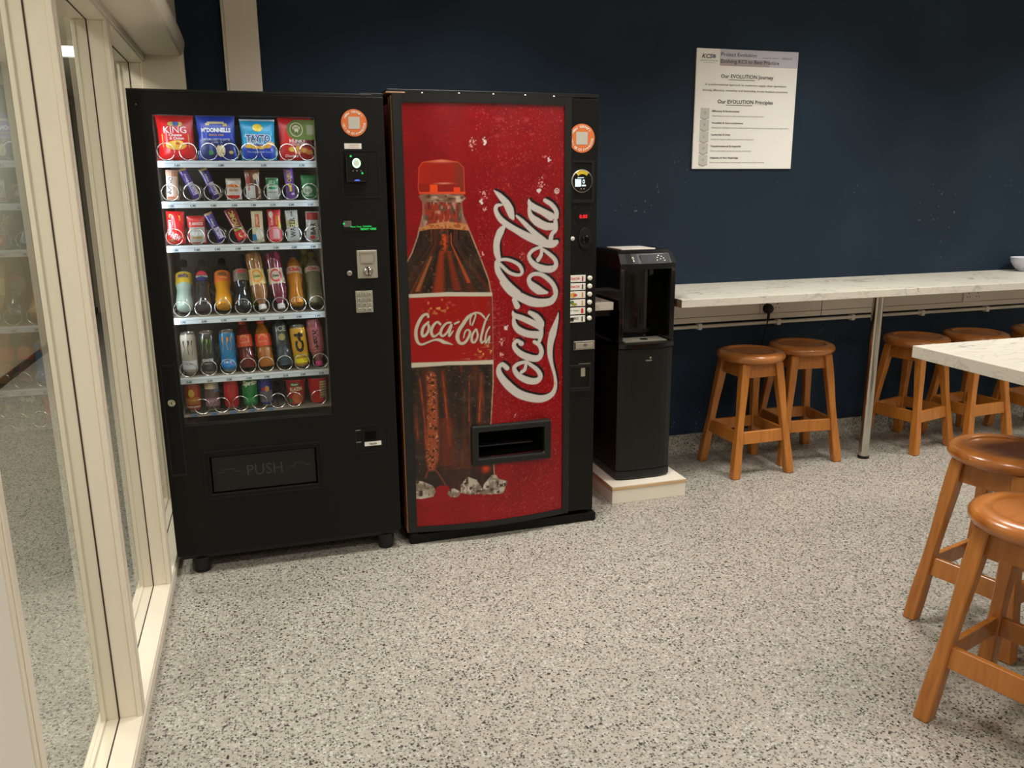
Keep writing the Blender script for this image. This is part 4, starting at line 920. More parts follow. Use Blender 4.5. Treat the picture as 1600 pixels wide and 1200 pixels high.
POLY={'cap': [(615,1473),(609,1490),(614,1572),(629,1593),(703,1603),(768,1593),(790,1571),(791,1486),(793,1471)],
'ring': [(610,1463),(625,1472),(780,1471),(795,1456),(779,1439),(624,1441)],
'glass': [(624,1446),(779,1444),(783,1392),(801,1347),(820,1299),(853,1214),(884,1130),(894,1075),(898,772),(897,693),(887,554),(879,442),(895,354),(897,281),(873,216),(531,244),(541,1183),(576,1246),(600,1308),(612,1357),(623,1394)],
'liquid': [(608,1337),(696,1341),(803,1334),(820,1299),(853,1214),(884,1130),(894,1075),(898,772),(897,693),(887,554),(879,442),(895,354),(897,281),(873,216),(531,244),(541,1183),(576,1246)],
'foam': [(611,1340),(651,1357),(722,1366),(801,1352),(805,1329),(721,1338),(651,1337),(611,1330)],
'label': [(557,1081),(714,1086),(897,1078),(898,778),(707,785),(551,779)],
'labelred': [(557,1067),(714,1069),(896,1062),(898,796),(707,800),(552,800)],
'ice1': [(560,290),(584,286),(629,264),(641,237),(630,215),(584,207),(558,210)],
'ice2': [(695,239),(717,246),(739,233),(744,218),(733,204),(703,207),(689,222)],
'ice3': [(748,261),(779,293),(817,275),(842,232),(839,211),(788,211),(747,223)],
'ice4': [(839,206),(848,251),(883,291),(903,289),(914,270),(955,253),(934,200),(887,203)],
'cut': [(572,253),(628,238),(679,258),(706,244),(859,206),(888,215),(531,233)],
'streaks': [(588,737),(602,433),(685,760),(706,442),(793,741),(789,534),(845,746),(830,531),(677,652),(628,333)],
'reg': [(1186,1479)],
'chips': [(876,1670),(870,1411),(1147,1601),(856,1232),(825,1660),(1129,1616),(1112,1514),(1106,1486),(863,1465),(857,1441),(1028,1226),(989,877),(953,929),(933,873),(935,813),(1184,664),(995,546)]}
def value_noise(X, Z, cell, seed):
    r = np.random.RandomState(seed).rand(260, 260)
    u, v = X/cell+7.3, Z/cell+3.1
    i, j = np.floor(u).astype(int), np.floor(v).astype(int); a, b = u-i, v-j
    a = a*a*(3-2*a); b = b*b*(3-2*b); i %= 259; j %= 259
    return (r[i, j]*(1-a)+r[i+1, j]*a)*(1-b) + (r[i, j+1]*(1-a)+r[i+1, j+1]*a)*b
def stroke_sd(X, Z, pts):                            # signed distance to a stroke of changing width
    d = np.full(X.shape, 1e3)
    P_ = [np.array(q[:2], float) for q in pts]; W = [q[2]*0.94 for q in pts]
    # round the hand-set corners with a spline
    pp_, ww_ = [], []
    n = len(P_)
    for k in range(n-1):
        p0, p1, p2, p3 = P_[max(k-1, 0)], P_[k], P_[k+1], P_[min(k+2, n-1)]
        for t_ in (0, 0.34, 0.67):
            pp_.append(0.5*((2*p1)+(p2-p0)*t_+(2*p0-5*p1+4*p2-p3)*t_**2+(3*p1-p0-3*p2+p3)*t_**3)); ww_.append(W[k]+(W[k+1]-W[k])*t_)
    pp_.append(P_[-1]); ww_.append(W[-1])
    lo = np.min(pp_, 0)-40; hi = np.max(pp_, 0)+40
    sel = (X > lo[0]) & (X < hi[0]) & (Z > lo[1]) & (Z < hi[1])
    x, z = X[sel], Z[sel]; dd = np.full(x.shape, 1e3)
    for k in range(len(pp_)-1):
        a, b = pp_[k], pp_[k+1]; ab = b-a; L2 = max(ab@ab, 1e-6)
        t_ = np.clip(((x-a[0])*ab[0]+(z-a[1])*ab[1])/L2, 0, 1)
        dd = np.minimum(dd, np.hypot(x-a[0]-t_*ab[0], z-a[1]-t_*ab[1])-(ww_[k]+(ww_[k+1]-ww_[k])*t_))
    d[sel] = dd
    return d
def poly_in(X, Z, pts):
    inside = np.zeros(X.shape, bool); n = len(pts)
    for k in range(n):
        x1, z1 = pts[k]; x2, z2 = pts[(k+1) % n]
        if z1 == z2: continue
        c_ = ((z1 > Z) != (z2 > Z)) & (X < (x2-x1)*(Z-z1)/(z2-z1)+x1)
        inside ^= c_
    return inside
def poly_sd(X, Z, pts):
    d = np.full(X.shape, 1e3); n = len(pts)
    for k in range(n):
        a, b = np.array(pts[k], float), np.array(pts[(k+1) % n], float); ab = b-a; L2 = max(ab@ab, 1e-6)
        t_ = np.clip(((X-a[0])*ab[0]+(Z-a[1])*ab[1])/L2, 0, 1)
        d = np.minimum(d, np.hypot(X-a[0]-t_*ab[0], Z-a[1]-t_*ab[1]))
    return np.where(poly_in(X, Z, pts), -d, d)
def paint_panel():
    x0, x1, z0, z1, st = 555.0, 1223.0, 79.0, 1815.0, 2.1
    nx, nz = int((x1-x0)/st)+1, int((z1-z0)/st)+1
    xs = np.linspace(x0, x1, nx); zs = np.linspace(z0, z1, nz)
    X, Z = np.meshgrid(xs, zs)
    col = np.zeros(X.shape+(3,))
    def c3(r, g, b): return np.array([lin(r), lin(g), lin(b)])
    def over(mask, c):
        m_ = np.clip(mask, 0, 1)[..., None]; col[:] = col*(1-m_)+np.asarray(c)*m_
    aa = lambda sd, w=1.2: np.clip(0.5-sd/(2*w), 0, 1)
    N = lambda cell, seed: value_noise(X, Z, cell, seed)
    R = np.random.RandomState(5)
    n1, n2, n3 = N(60, 1), N(9, 2), N(3.5, 3)
    k = (0.5*n1+0.5*n2)[..., None]
    col[:] = c3(116, 2, 8)*(1-k)+c3(142, 4, 14)*k
    # printed water droplets: small rings, dense at the upper right
    for i in range(1500):
        big_ = R.rand() < 0.05
        cx, cz = R.uniform(x0+40, x1), R.uniform(z0, z1)
        if (cx < 830 and R.rand() < 0.75) or (cz < 560 and R.rand() < 0.55): continue
        r_ = R.uniform(7, 17) if (big_ and cz > 1350) else R.uniform(1.6, 5.0)
        i0, i1 = max(0, int((cx-2*r_-x0)/st)), min(nx, int((cx+2*r_-x0)/st)+2); j0, j1 = max(0, int((cz-2*r_-z0)/st)), min(nz, int((cz+2*r_-z0)/st)+2)
        if i1-i0 < 2 or j1-j0 < 2: continue
        xx, zz = X[j0:j1, i0:i1]-cx, (Z[j0:j1, i0:i1]-cz)*R.uniform(0.75, 1.0)
        d = np.hypot(xx, zz)/r_; a = np.clip(1.25-d*1.1, 0, 1)
        sh = (zz/r_)*np.exp(-((d-0.7)/0.35)**2)
        sub = col[j0:j1, i0:i1]
        sub[:] = sub*(1-np.clip(-sh, 0, 1)[..., None]*0.0) ; up = np.clip(sh, 0, 1)[..., None]; lo_ = np.clip(-sh, 0, 1)[..., None]
        sub[:] = sub*(1-0.55*up)+c3(90, 4, 14)*0.55*up
        sub[:] = sub*(1-0.35*lo_)+c3(226, 84, 92)*0.35*lo_
    sp = (N(4.2, 9) > 0.86)*(X > 840); over(sp*0.25, c3(236, 120, 120))
    # bottle body: dark cola with warm streaks running down the flutes
    P_ = POLY
    sd_glass = poly_sd(X, Z, P_['glass']); sd_liq = poly_sd(X, Z, P_['liquid'])
    neck = aa(sd_glass)*(Z > 1325)
    over(neck, c3(146, 48, 30)); over(neck*np.clip((N(14, 21)-0.45)*3, 0, 1), c3(92, 66, 52)); over(neck*np.clip((value_noise(X*1.6, Z*0.5, 9, 22)-0.64)*3, 0, 1)*0.6, c3(196, 166, 140))
    over(neck*np.clip((value_noise(X*1.4, Z*0.5, 10, 26)-0.6)*3, 0, 1)*0.8, c3(60, 22, 16)); over(neck*np.clip((np.abs(X-703)-66)/14, 0, 1)*0.5, c3(150, 130, 112))
    liq = aa(sd_liq)
    over(liq, c3(44, 30, 22))
    spread = np.clip((1345-Z)/270.0, 0.25, 1.0)*np.where(Z < 800, 1.0-0.18*np.clip((800-Z)/550, 0, 1), 1)
    U = (X-703)/(190*spread)                         # across the bottle, following its taper
    band = value_noise(U*60+200, Z*0.04, 7.5, 31); band2 = value_noise(U*60+400, Z*0.03, 4.0, 32)
    over(liq*np.clip((band-0.58)*4, 0, 1)*0.55, c3(92, 36, 18)); over(liq*np.clip((band2-0.74)*5, 0, 1)*0.45, c3(140, 54, 20))
    over(liq*np.clip((0.36-band)*5, 0, 1)*0.8, c3(22, 16, 14)); over(liq*np.clip((N(22, 33)-0.60)*3, 0, 1)*0.5, c3(70, 56, 46))
    for uc, uw, zt_, zb_, c_ in ((-0.15, 0.13, 1250, 1085, (140, 48, 20)), (0.27, 0.10, 1250, 1090, (122, 42, 20)), (-0.62, 0.05, 1230, 1090, (150, 84, 44)), (0.62, 0.05, 1320, 1120, (170, 70, 30))):
        over(liq*np.exp(-((U-uc)/uw)**4)*(Z < zt_)*(Z > zb_)*0.85, c3(*c_))
    over(liq*np.exp(-((U+0.0)/0.25)**2-((Z-1290)/40.0)**2)*np.clip((N(9, 34)-0.35)*3, 0, 1), c3(206, 76, 26))
    dots = np.clip((N(5.5, 35)-0.86)*6, 0, 1); over(liq*dots*0.45, c3(176, 120, 84)); over(liq*np.clip((N(6.5, 36)-0.84)*5, 0, 1)*0.6, c3(16, 12, 10))
    # long orange streaks below the label and the bubbly column
    for q, wd in (([(590, 735), (604, 560), (606, 430)], 6), ([(684, 760), (694, 600), (706, 440)], 8), ([(846, 740), (838, 640), (832, 535)], 9), ([(795, 735), (790, 540)], 3), ([(570, 560), (575, 470)], 4)):
        sd = stroke_sd(X, Z, [(a, b, wd) for a, b in q]); over(liq*aa(sd, 5)*0.6*np.clip(0.3+N(26, 37), 0, 1), c3(128, 46, 16)); over(liq*aa(sd+wd*0.75, 2)*np.clip((N(20, 38)-0.25)*1.6, 0, 0.8), c3(184, 84, 34))
    sd = stroke_sd(X, Z, [(636, 740, 20), (640, 640, 20), (636, 520, 24), (632, 400, 28), (628, 345, 16)])
    over(liq*aa(sd, 6)*0.85, c3(150, 72, 40)); over(liq*aa(sd, 6)*np.clip((N(8, 41)-0.62)*5, 0, 1), c3(50, 26, 16)); over(liq*aa(sd, 6)*np.clip((N(6, 42)-0.72)*5, 0, 1), c3(196, 130, 90))
    over(liq*np.exp(-((X-690)/30.0)**2)*(Z < 560)*(Z > 350)*0.5, c3(110, 40, 20)); over(liq*(Z < 330)*0.6, c3(34, 26, 22))
    sd = stroke_sd(X, Z, [(600, 300, 3), (612, 330, 3), (640, 335, 3), (664, 300, 3), (684, 262, 3)]); over(liq*aa(sd, 2)*0.7, c3(130, 60, 40))
    over(liq*np.exp(-((X-858)/16.0)**2-((Z-322)/16.0)**2), c3(200, 60, 24))
    # red below the cut-out base
    over(aa(poly_sd(X, Z, [(628, 238), (655, 262), (690, 262), (730, 200), (600, 170), (560, 200)]))*1.0, c3(132, 5, 18))
    # pale outline down the right edge of the glass and the left shoulder
    edge = np.exp(-((sd_glass+1.5)/2.2)**2)*((X > 745) | (Z > 1085))*(Z < 1345)*(Z > 215)
    over(edge*np.clip(0.45+N(7, 51), 0, 1)*0.85, c3(196, 160, 128))
    over(aa(poly_sd(X, Z, P_['foam'])), c3(186, 124, 76)); over(aa(poly_sd(X, Z, P_['foam']))*np.clip((N(7, 52)-0.55)*4, 0, 1), c3(150, 74, 34))
    # screw cap and collar
    rg = aa(poly_sd(X, Z, P_['ring'])); over(rg, c3(128, 92, 74)); over(rg*np.clip((value_noise(X, Z*2.5, 22, 55)-0.5)*3, 0, 1)*0.8, c3(196, 174, 152)); over(rg*np.clip((value_noise(X, Z*2.0, 16, 56)-0.62)*4, 0, 1)*0.8, c3(60, 28, 20))
    cp_ = poly_sd(X, Z, P_['cap']); cl, ch = np.min(P_['cap'], 0), np.max(P_['cap'], 0); cu_ = (X-cl[0])/(ch[0]-cl[0]); cv = (Z-cl[1])/(ch[1]-cl[1])
    cc = aa(cp_); over(cc, c3(150, 26, 12)); over(cc*np.clip(1-cu_/0.45, 0, 1)*0.8, c3(168, 32, 14)); over(cc*np.clip((cu_-0.72)*7, 0, 1)*0.75, c3(112, 44, 30))
    over(cc*(cv < 0.30)*((cu_ < 0.24) | ((cu_ > 0.40) & (cu_ < 0.78)))*0.7, c3(130, 24, 16)); over(cc*(cv < 0.28)*(np.abs(cu_-0.33) < 0.08), c3(226, 74, 26)); over(cc*(cv < 0.2)*(np.abs(cu_-0.82) < 0.07), c3(222, 62, 30))
    over(cc*np.exp(-((cv-0.31)/0.02)**2)*np.exp(-((cu_-0.55)/0.15)**2)*0.8, c3(226, 150, 120)); over(cc*np.exp(-((cv-0.95)/0.04)**2)*np.exp(-((cu_-0.5)/0.25)**2)*0.7, c3(226, 140, 110)); over(cc*(cv < 0.07), c3(214, 70, 30))
    over(np.exp(-((cp_+1.0)/1.6)**2)*0.6, c3(214, 84, 50))
    # label
    lb = aa(poly_sd(X, Z, P_['label'])); over(lb, c3(190, 180, 162)); lr = aa(poly_sd(X, Z, P_['labelred'])); over(lr, c3(146, 14, 12))
    over(lr*np.clip((N(40, 61)-0.6)*3, 0, 1)*0.5, c3(146, 20, 20)); over(lr*np.clip((X-860)/34, 0, 1)*0.45, c3(110, 40, 30))
    blotch = lr*np.clip((N(11, 62)-0.62)*5, 0, 1)*np.maximum(np.exp(-((X-670)/45.0)**2-((Z-1030)/28.0)**2), np.exp(-((X-865)/36.0)**2-((Z-835)/26.0)**2)); over(blotch, c3(214, 150, 84))
    sd = np.full(X.shape, 1e3)
    for s_ in SMALL: sd = np.minimum(sd, stroke_sd(X, Z, s_))
    inl = (X < 893)
    sdo = np.full(X.shape, 1e3)
    for s_ in SMALL: sdo = np.minimum(sdo, stroke_sd(X-4, Z+3, s_))
    over(aa(sdo)*inl*0.7, c3(70, 12, 12)); over(aa(sd)*inl, c3(186, 176, 158))
    scr = np.clip((value_noise(X*0.12, Z, 2.6, 63)-0.86)*8, 0, 1)*np.exp(-((Z-880)/150.0)**2)*(X > 700)*(X < 960); over(scr*0.45, c3(210, 170, 150))
    # ice
    for q in ('ice1', 'ice2', 'ice3', 'ice4'):
        m_ = aa(poly_sd(X, Z, P_[q])); over(m_, c3(122, 106, 92)); over(m_*np.clip((N(24, 71)-0.45)*3, 0, 1), c3(180, 168, 152)); over(m_*np.clip((N(15, 72)-0.58)*4, 0, 1), c3(60, 46, 38)); over(m_*np.clip((N(7, 73)-0.72)*5, 0, 1), c3(200, 190, 176))
    # big upright lettering with its black drop
    sd = np.full(X.shape, 1e3); sds = np.full(X.shape, 1e3)
    for s_ in BIG:
        sd = np.minimum(sd, stroke_sd(X, Z, s_))
        for o_ in (2.5, 5.5, 8.0): sds = np.minimum(sds, stroke_sd(X-o_*1.1, Z-o_, s_))
    over(aa(sds), c3(22, 16, 18)); over(aa(sd), c3(194, 187, 180)); over(aa(sd)*np.clip((N(5, 81)-0.84)*6, 0, 1)*0.5, c3(150, 136, 132))
    for cx, cz in P_['reg']:
        d = np.hypot(X-cx, Z-cz); over(aa(np.abs(d-10)-1.6), c3(206, 190, 184))
        for q in ([(1181, 1473), (1181, 1485)], [(1181, 1484), (1188, 1484), (1188, 1479), (1181, 1479)], [(1184, 1479), (1190, 1473)]):
            q = [((z_-1479)*-1+cx, (x_-1186)+cz, 1.3) for x_, z_ in q]; over(aa(stroke_sd(X, Z, q)), c3(206, 190, 184))
    # chipped print
    for i, (cx, cz) in enumerate(P_['chips']):
        rr = (13, 12, 12, 9, 22, 10, 18, 14, 20, 12, 16, 8, 13, 16, 12, 14, 10)[i]
        d = np.hypot(X-cx, (Z-cz)*0.8)/rr+1.1*(N(7, 90+i)-0.5)
        solid_ = i in (0, 2, 7, 9, 12)
        over(np.clip((0.75-d)*6, 0, 1)*(1.0 if solid_ else np.clip((N(5, 120+i)-0.45)*5, 0, 1)), c3(*((206, 196, 190) if solid_ else (206, 150, 140))))
    hole = (X > 826) & (X < 1118) & (Z > 374) & (Z < 490)
    Y = YC - 0.035*np.clip(1-((X/1000-0.888)/0.334)**2, 0, 1) + 0.0005
    V = np.stack([X/1000, Y, Z/1000], -1).reshape(-1, 3) - np.array(cm.location)
    idx = np.arange(nx*nz).reshape(nz, nx)
    q = np.stack([idx[:-1, :-1], idx[:-1, 1:], idx[1:, 1:], idx[1:, :-1]], -1)
    keep = ~(hole[:-1, :-1] & hole[1:, 1:]); q = q[keep]
    me = bpy.data.meshes.new('printed_front')
    me.vertices.add(len(V)); me.vertices.foreach_set('co', V.astype(np.float32).ravel())
    me.loops.add(q.size); me.loops.foreach_set('vertex_index', q.astype(np.int32).ravel())
    me.polygons.add(len(q)); me.polygons.foreach_set('loop_start', (np.arange(len(q))*4).astype(np.int32)); me.polygons.foreach_set('loop_total', np.full(len(q), 4, np.int32))
    me.polygons.foreach_set('use_smooth', np.ones(len(q), bool))
    me.update(calc_edges=True)
    at = me.color_attributes.new('print', 'FLOAT_COLOR', 'POINT')
    at.data.foreach_set('color', np.concatenate([col.reshape(-1, 3), np.ones((nx*nz, 1))], 1).astype(np.float32).ravel())
    me.materials.append(M['print'])
    o = bpy.data.objects.new('printed_front', me); C.objects.link(o); o.parent = cm
    o['label'] = 'glossy red front print with cola bottle and white lettering'
    return o
paint_panel()
# dispensing mouth
dm = MB().holed(0.795, 1.150, 0.343, 0.518, 3.198, 3.245, [(0.826, 1.118, 0.374, 0.490)]).build('dispenser_bezel', M['black_frame'], cm, bevel=0.006, weld=True)
rc = MB(); rc.box(0.820, 1.124, 3.335, 3.340, 0.368, 0.496).box(0.815, 0.826, 3.235, 3.338, 0.368, 0.496).box(1.118, 1.129, 3.235, 3.338, 0.368, 0.496).box(0.820, 1.124, 3.235, 3.338, 0.362, 0.374).box(0.820, 1.124, 3.235, 3.338, 0.490, 0.500)
rc.build('dispenser_recess', M['deep'], dm)
MB().box(0.827, 1.085, 3.26, 3.30, 0.405, 0.412).build('bottle_rest', M['black_frame'], dm, bevel=0.002)
# control column on the right
cc = MB().box(1.250, 1.368, YC-0.002, YC+0.03, 0.062, 1.842).build('control_column', M['black'], cm, bevel=0.003)
YK = YC-0.002
MB().box(1.250, 1.366, YK-0.002, YK, 0.064, 0.585).build('lower_cover', M['black'], cm, bevel=0.0015)
help_sticker(cm, 1.2955, 1.688, 0.0565, 0.057, YK)
MB().holed(1.252, 1.352, 1.430, 1.602, YK-0.0035, YK, [(1.256, 1.340, 1.444, 1.592)]).build('reader_panel_edge', M['black2'], cm, weld=True)
rd = MB().lathe([(0.046, 0), (0.046, 0.006), (0.043, 0.008), (0.0425, 0.0065)], 40, (1.296, YK, 1.518), 'y').build('round_reader', M['plate'], cm, smooth=True)
f = plane_f(YK-0.008)
disc(f, 1.296, 1.518, 0.0435, 0.0435, 40, 1).build('reader_screen', M['black_gloss'], rd)
f = plane_f(YK-0.0088)
disc(f, 1.296, 1.518, 0.042, 0.042, 24, 1, 0.66, 0.85, PI-0.85).build('yellow_band', solid(206, 180, 40), rd)
patch(f, 1.264, 1.291, 1.496, 1.526, 1, 1).build('screen_block', M['screen_pale'], rd); patch(f, 1.275, 1.303, 1.530, 1.533, 1, 1).build('screen_line', M['screen_pale'], rd)
disc(f, 1.302, 1.516, 0.0055, 0.009, 16, 1, 0.5).build('screen_icon', M['screen_pale'], rd); patch(f, 1.294, 1.312, 1.497, 1.503, 1, 1).build('screen_line', M['screen_pale'], rd)
for x in (1.291, 1.304): disc(f, x, 1.487, 0.0025, 0.0025, 10, 1).build('screen_dot', M['plate'], rd)
for x in (1.268, 1.338):
    for z in (1.408, 1.345): MB().lathe([(0.006, 0), (0.005, 0.002)], 12, (x, YK, z), 'y').build('panel_screw', M['black2'], cm, smooth=True)
dd = MB().box(1.272, 1.340, YK-0.003, YK, 1.360, 1.389).build('price_display', M['black_gloss'], cm, bevel=0.001)
letters('0.00', plane_f(YK-0.003), M['led_red'], dd, 1.305, 1.3745, w=0.036, h=0.016, bold=0.04)
MB().lathe([(0.009, 0), (0.009, 0.004), (0.006, 0.006)], 16, (1.258, YK, 1.284), 'y').build('column_lock', solid(206, 204, 196), cm, smooth=True)
cr = MB(); cr.prism([(1.313+0.030*math.cos(a), 1.284+0.045*math.sin(a)) for a in [2*PI*i/32 for i in range(32)]], YK-0.008, YK); cr = cr.build('coin_bezel', M['black2'], cm, bevel=0.003)
MB().lathe([(0.019, 0), (0.018, 0.008), (0.012, 0.010), (0.010, 0.004)], 28, (1.314, YK-0.008, 1.279), 'y').build('coin_knob', M['black_gloss'], cr, smooth=True)
MB().box(1.3125, 1.3155, YK-0.016, YK-0.010, 1.266, 1.292).build('coin_slot', M['deep'], cr)
ts = [('Coca-Cola', (206, 60, 60), (140, 20, 24)), ('Coca-Cola', (206, 60, 60), (60, 30, 24)), (None, None, (206, 110, 40)), (None, None, (206, 150, 60)), ('Dr Pepper', (70, 70, 66), (206, 40, 36)), ('ZERO', (40, 40, 38), (46, 46, 44))]
for k in range(6):
    z = 1.116-k*0.0345
    sl = MB().box(1.245, 1.319, YK-0.003, YK, z-0.0145, z+0.0145).build('selection_card', M['paper'], cm, bevel=0.0008, seg=1)
    f = plane_f(YK-0.003); txt, tc_, bc = ts[k]
    if txt: letters(txt, f, solid(*tc_), sl, 1.270, z+0.002, w=0.042 if k != 5 else 0.036, h=0.011 if k != 4 else 0.006, shear=0.3 if k < 2 else 0, bold=0.03)
    if k == 0: letters('cherry', f, solid(60, 50, 50), sl, 1.270, z-0.009, w=0.020, h=0.004)
    if k == 2:
        disc(f, 1.263, z, 0.012, 0.011, 18, 1).build('fruit_print', solid(220, 170, 60), sl); disc(plane_f(YK-0.0034), 1.272, z-0.001, 0.009, 0.006, 16, 1).build('fruit_print', solid(190, 70, 70), sl)
    if k == 3:
        disc(f, 1.258, z+0.003, 0.009, 0.008, 16, 1).build('leaf_print', solid(70, 120, 70), sl); disc(plane_f(YK-0.0034), 1.268, z-0.006, 0.013, 0.006, 16, 1).build('leaf_print', solid(150, 150, 60), sl)
    if k == 5: patch(f, 1.250, 1.266, z-0.010, z+0.006, 1, 1).build('card_print', solid(48, 46, 42), sl)
    bw_ = 0.005 if k == 4 else 0.003
    bt = MB(); bt.prism([(1.305-bw_, z-0.011), (1.305+bw_, z-0.011), (1.305+bw_, z+0.006), (1.305+bw_*0.5, z+0.011), (1.305-bw_*0.5, z+0.011), (1.305-bw_, z+0.006)], YK-0.0036, YK-0.003); bt.build('bottle_print', solid(*bc), sl)
    sb = MB().lathe([(0.0125, 0), (0.0125, 0.001)], 20, (1.338, YK, z+0.001), 'y').build('button_collar', M['black_gloss'], cm)
    MB().lathe([(0.0102, 0.001), (0.0102, 0.007), (0.008, 0.0088), (0.003, 0.0092)], 20, (1.338, YK, z+0.001), 'y').build('selection_button', solid(222, 218, 206), sb, smooth=True)
bl = MB().box(1.266, 1.364, YK-0.008, YK, 0.808, 0.846).build('note_slot_plate', M['steel'], cm, bevel=0.002)
MB().box(1.275, 1.356, YK-0.010, YK-0.008, 0.814, 0.837).build('slot_cover', M['plate'], bl, bevel=0.001)
disc(plane_f(YK-0.010), 1.318, 0.828, 0.008, 0.006, 16, 1, 0.5).build('slot_mark', M['ink'], bl); MB().box(1.268, 1.2725, YK-0.0095, YK-0.008, 0.812, 0.842).build('slot_gap', M['deep'], bl)
rt_ = MB().holed(1.250, 1.350, 0.622, 0.742, YK-0.006, YK, [(1.256, 1.340, 0.640, 0.728)]).build('coin_return', M['black2'], cm, bevel=0.002, weld=True)
MB().box(1.256, 1.298, YK-0.003, YK, 0.640, 0.728).build('return_door', M['black'], rt_, bevel=0.002)
MB().prism([(1.303, 0.688), (1.322, 0.688), (1.322, 0.726), (1.303, 0.726)], YK-0.0035, YK).build('return_lever', M['plate'], rt_)
MB().box(1.29, 1.345, YK-0.007, YK-0.006, 0.7445, 0.7475).build('return_lip', M['steel'], rt_)

# ------------------------------------------------------------------ water cooler on its plinth
pl = thing('plinth', 'white painted board plinth under the black water cooler', 'plinth', (1.745, 3.62, 0))
MB().box(1.538, 1.932, 3.408, 3.83, 0, 0.070).build('plinth_box', M['white_paint'], pl, bevel=0.002)
MB().box(1.536, 1.934, 3.405, 3.83, 0.070, 0.0855).build('plinth_edge', M['ply'], pl, bevel=0.0015)
MB().box(1.537, 1.933, 3.406, 3.829, 0.0855, 0.0885).build('plinth_top', M['white_paint'], pl)
wx0, wx1, wy, wz = 1.588, 1.876, 3.47, 0.0885
wc = thing('water_cooler', 'tall black freestanding water cooler on a white plinth', 'water cooler', ((wx0+wx1)/2, wy+0.17, wz))
def cooler_sec(z, e, fy=0.0):                        # plan outline with a gently bowed front
    n = 10; out = [(wx0+e, 3.80, z)]
    for i in range(n+1):
        t_ = i/n; x = wx0+e+(wx1-wx0-2*e)*t_
        out.append((x, wy+fy+e+0.018*(2*t_-1)**4, z))
    out.append((wx1-e, 3.80, z))
    return out
lb = MB().loft([cooler_sec(wz, 0.006), cooler_sec(wz+0.012, 0.0), cooler_sec(0.135, 0.0)]).build('base', M['black2'], wc)
MB().loft([cooler_sec(0.138, 0.002), cooler_sec(0.741, 0.002)]).build('lower_panel', M['black2'], wc)
MB().loft([cooler_sec(0.741, 0.004), cooler_sec(0.748, 0.0, -0.004), cooler_sec(0.768, 0.0, -0.006), cooler_sec(0.776, 0.004, -0.004)]).build('drip_tray', M['black_gloss'], wc)
dt = MB()
for k in range(6): dt.box(1.625, 1.842, wy+0.020+k*0.018, wy+0.030+k*0.018, 0.776, 0.779)
dt.build('tray_grille', M['plate'], wc)
MB().lathe([(0.02, 0), (0.018, 0.002), (0.004, 0.0015)], 16, (1.74, wy+0.06, 0.779)).build('drain', M['deep'], wc)
# alcove: side cheeks, curved back, head
MB().box(wx0, wx0+0.022, wy+0.015, 3.80, 0.776, 1.125).box(wx1-0.026, wx1, wy+0.015, 3.80, 0.776, 1.125).box(wx0+0.022, wx1-0.026, 3.66, 3.80, 0.776, 1.125).build('upper_shell', M['black_gloss'], wc, bevel=0.004)
bk = MB(); pts = []
for i in range(17):
    t_ = i/16; x = wx0+0.022+(wx1-wx0-0.048)*t_; pts.append((x, 3.655-0.09*(2*t_-1)**4))
for z in (0.776, 1.125): bk.v += [(x, y, z) for x, y in pts]
bk.f = [(i, i+1, 18+i, 17+i) for i in range(16)]
bk.build('alcove_back', M['black_gloss'], wc, smooth=True)
hd = MB(); hs = []
for (z, fy, e) in ((1.118, 0.006, 0.0), (1.124, 0.0, 0.0), (1.146, -0.002, 0.0), (1.190, 0.030, 0.004), (1.205, 0.055, 0.014)):
    hs.append(cooler_sec(z, e, fy))
hd.loft(hs).build('head', M['black2'], wc, bevel=0.002)
def headf(u, v, e=0.0012):                           # slanted control face
    k = (v-1.146)/(1.190-1.146); t_ = (u-wx0)/(wx1-wx0)
    return (u, wy-0.002+0.032*k+0.018*(2*t_-1)**4-e, v)
patch(headf, 1.690, 1.838, 1.150, 1.186, 10, 3).build('control_strip', mat('tinted_panel', S(20, 24, 28), 0.5, spec=0.3), wc)
disc(lambda u, v: headf(u, v, 0.002), 1.651, 1.172, 0.005, 0.006, 14, 1, 0.5).build('indicator_ring', M['plate'], wc); disc(lambda u, v: headf(u, v, 0.002), 1.652, 1.160, 0.004, 0.0035, 12, 1).build('indicator_light', solid(220, 220, 214), wc)
for u, v in ((1.775, 1.172), (1.783, 1.180), (1.790, 1.165), (1.798, 1.176), (1.806, 1.168), (1.772, 1.160), (1.81, 1.158)):
    patch(lambda a, b: headf(a, b, 0.0022), u-0.003, u+0.003, v-0.001, v+0.002, 1, 1).build('touch_mark', M['plate'], wc)
MB().lathe([(0.012, 1.118), (0.012, 1.108), (0.008, 1.104), (0.007, 1.088)], 16, (1.748, wy+0.03, 0)).box(1.738, 1.758, wy+0.015, wy+0.03, 1.095, 1.118).build('tap', M['black2'], wc, smooth=False)
MB().box(1.62, 1.795, wy+0.075, 3.72, 1.205, 1.211).build('pale_top_cover', M['lid'], wc, bevel=0.002)
f = lambda u, v: (u, wy+0.002+0.018*(2*(u-wx0)/(wx1-wx0)-1)**4-0.0012, v)
letters('oasis', f, M['plate'], wc, 1.741, 0.687, w=0.032, h=0.010, bold=0.02, name='badge_text')
disc(f, 1.750, 0.699, 0.006, 0.004, 12, 1).build('badge_palm', M['plate'], wc); patch(f, 1.7487, 1.7505, 0.690, 0.699, 1, 1).build('badge_palm', M['plate'], wc)

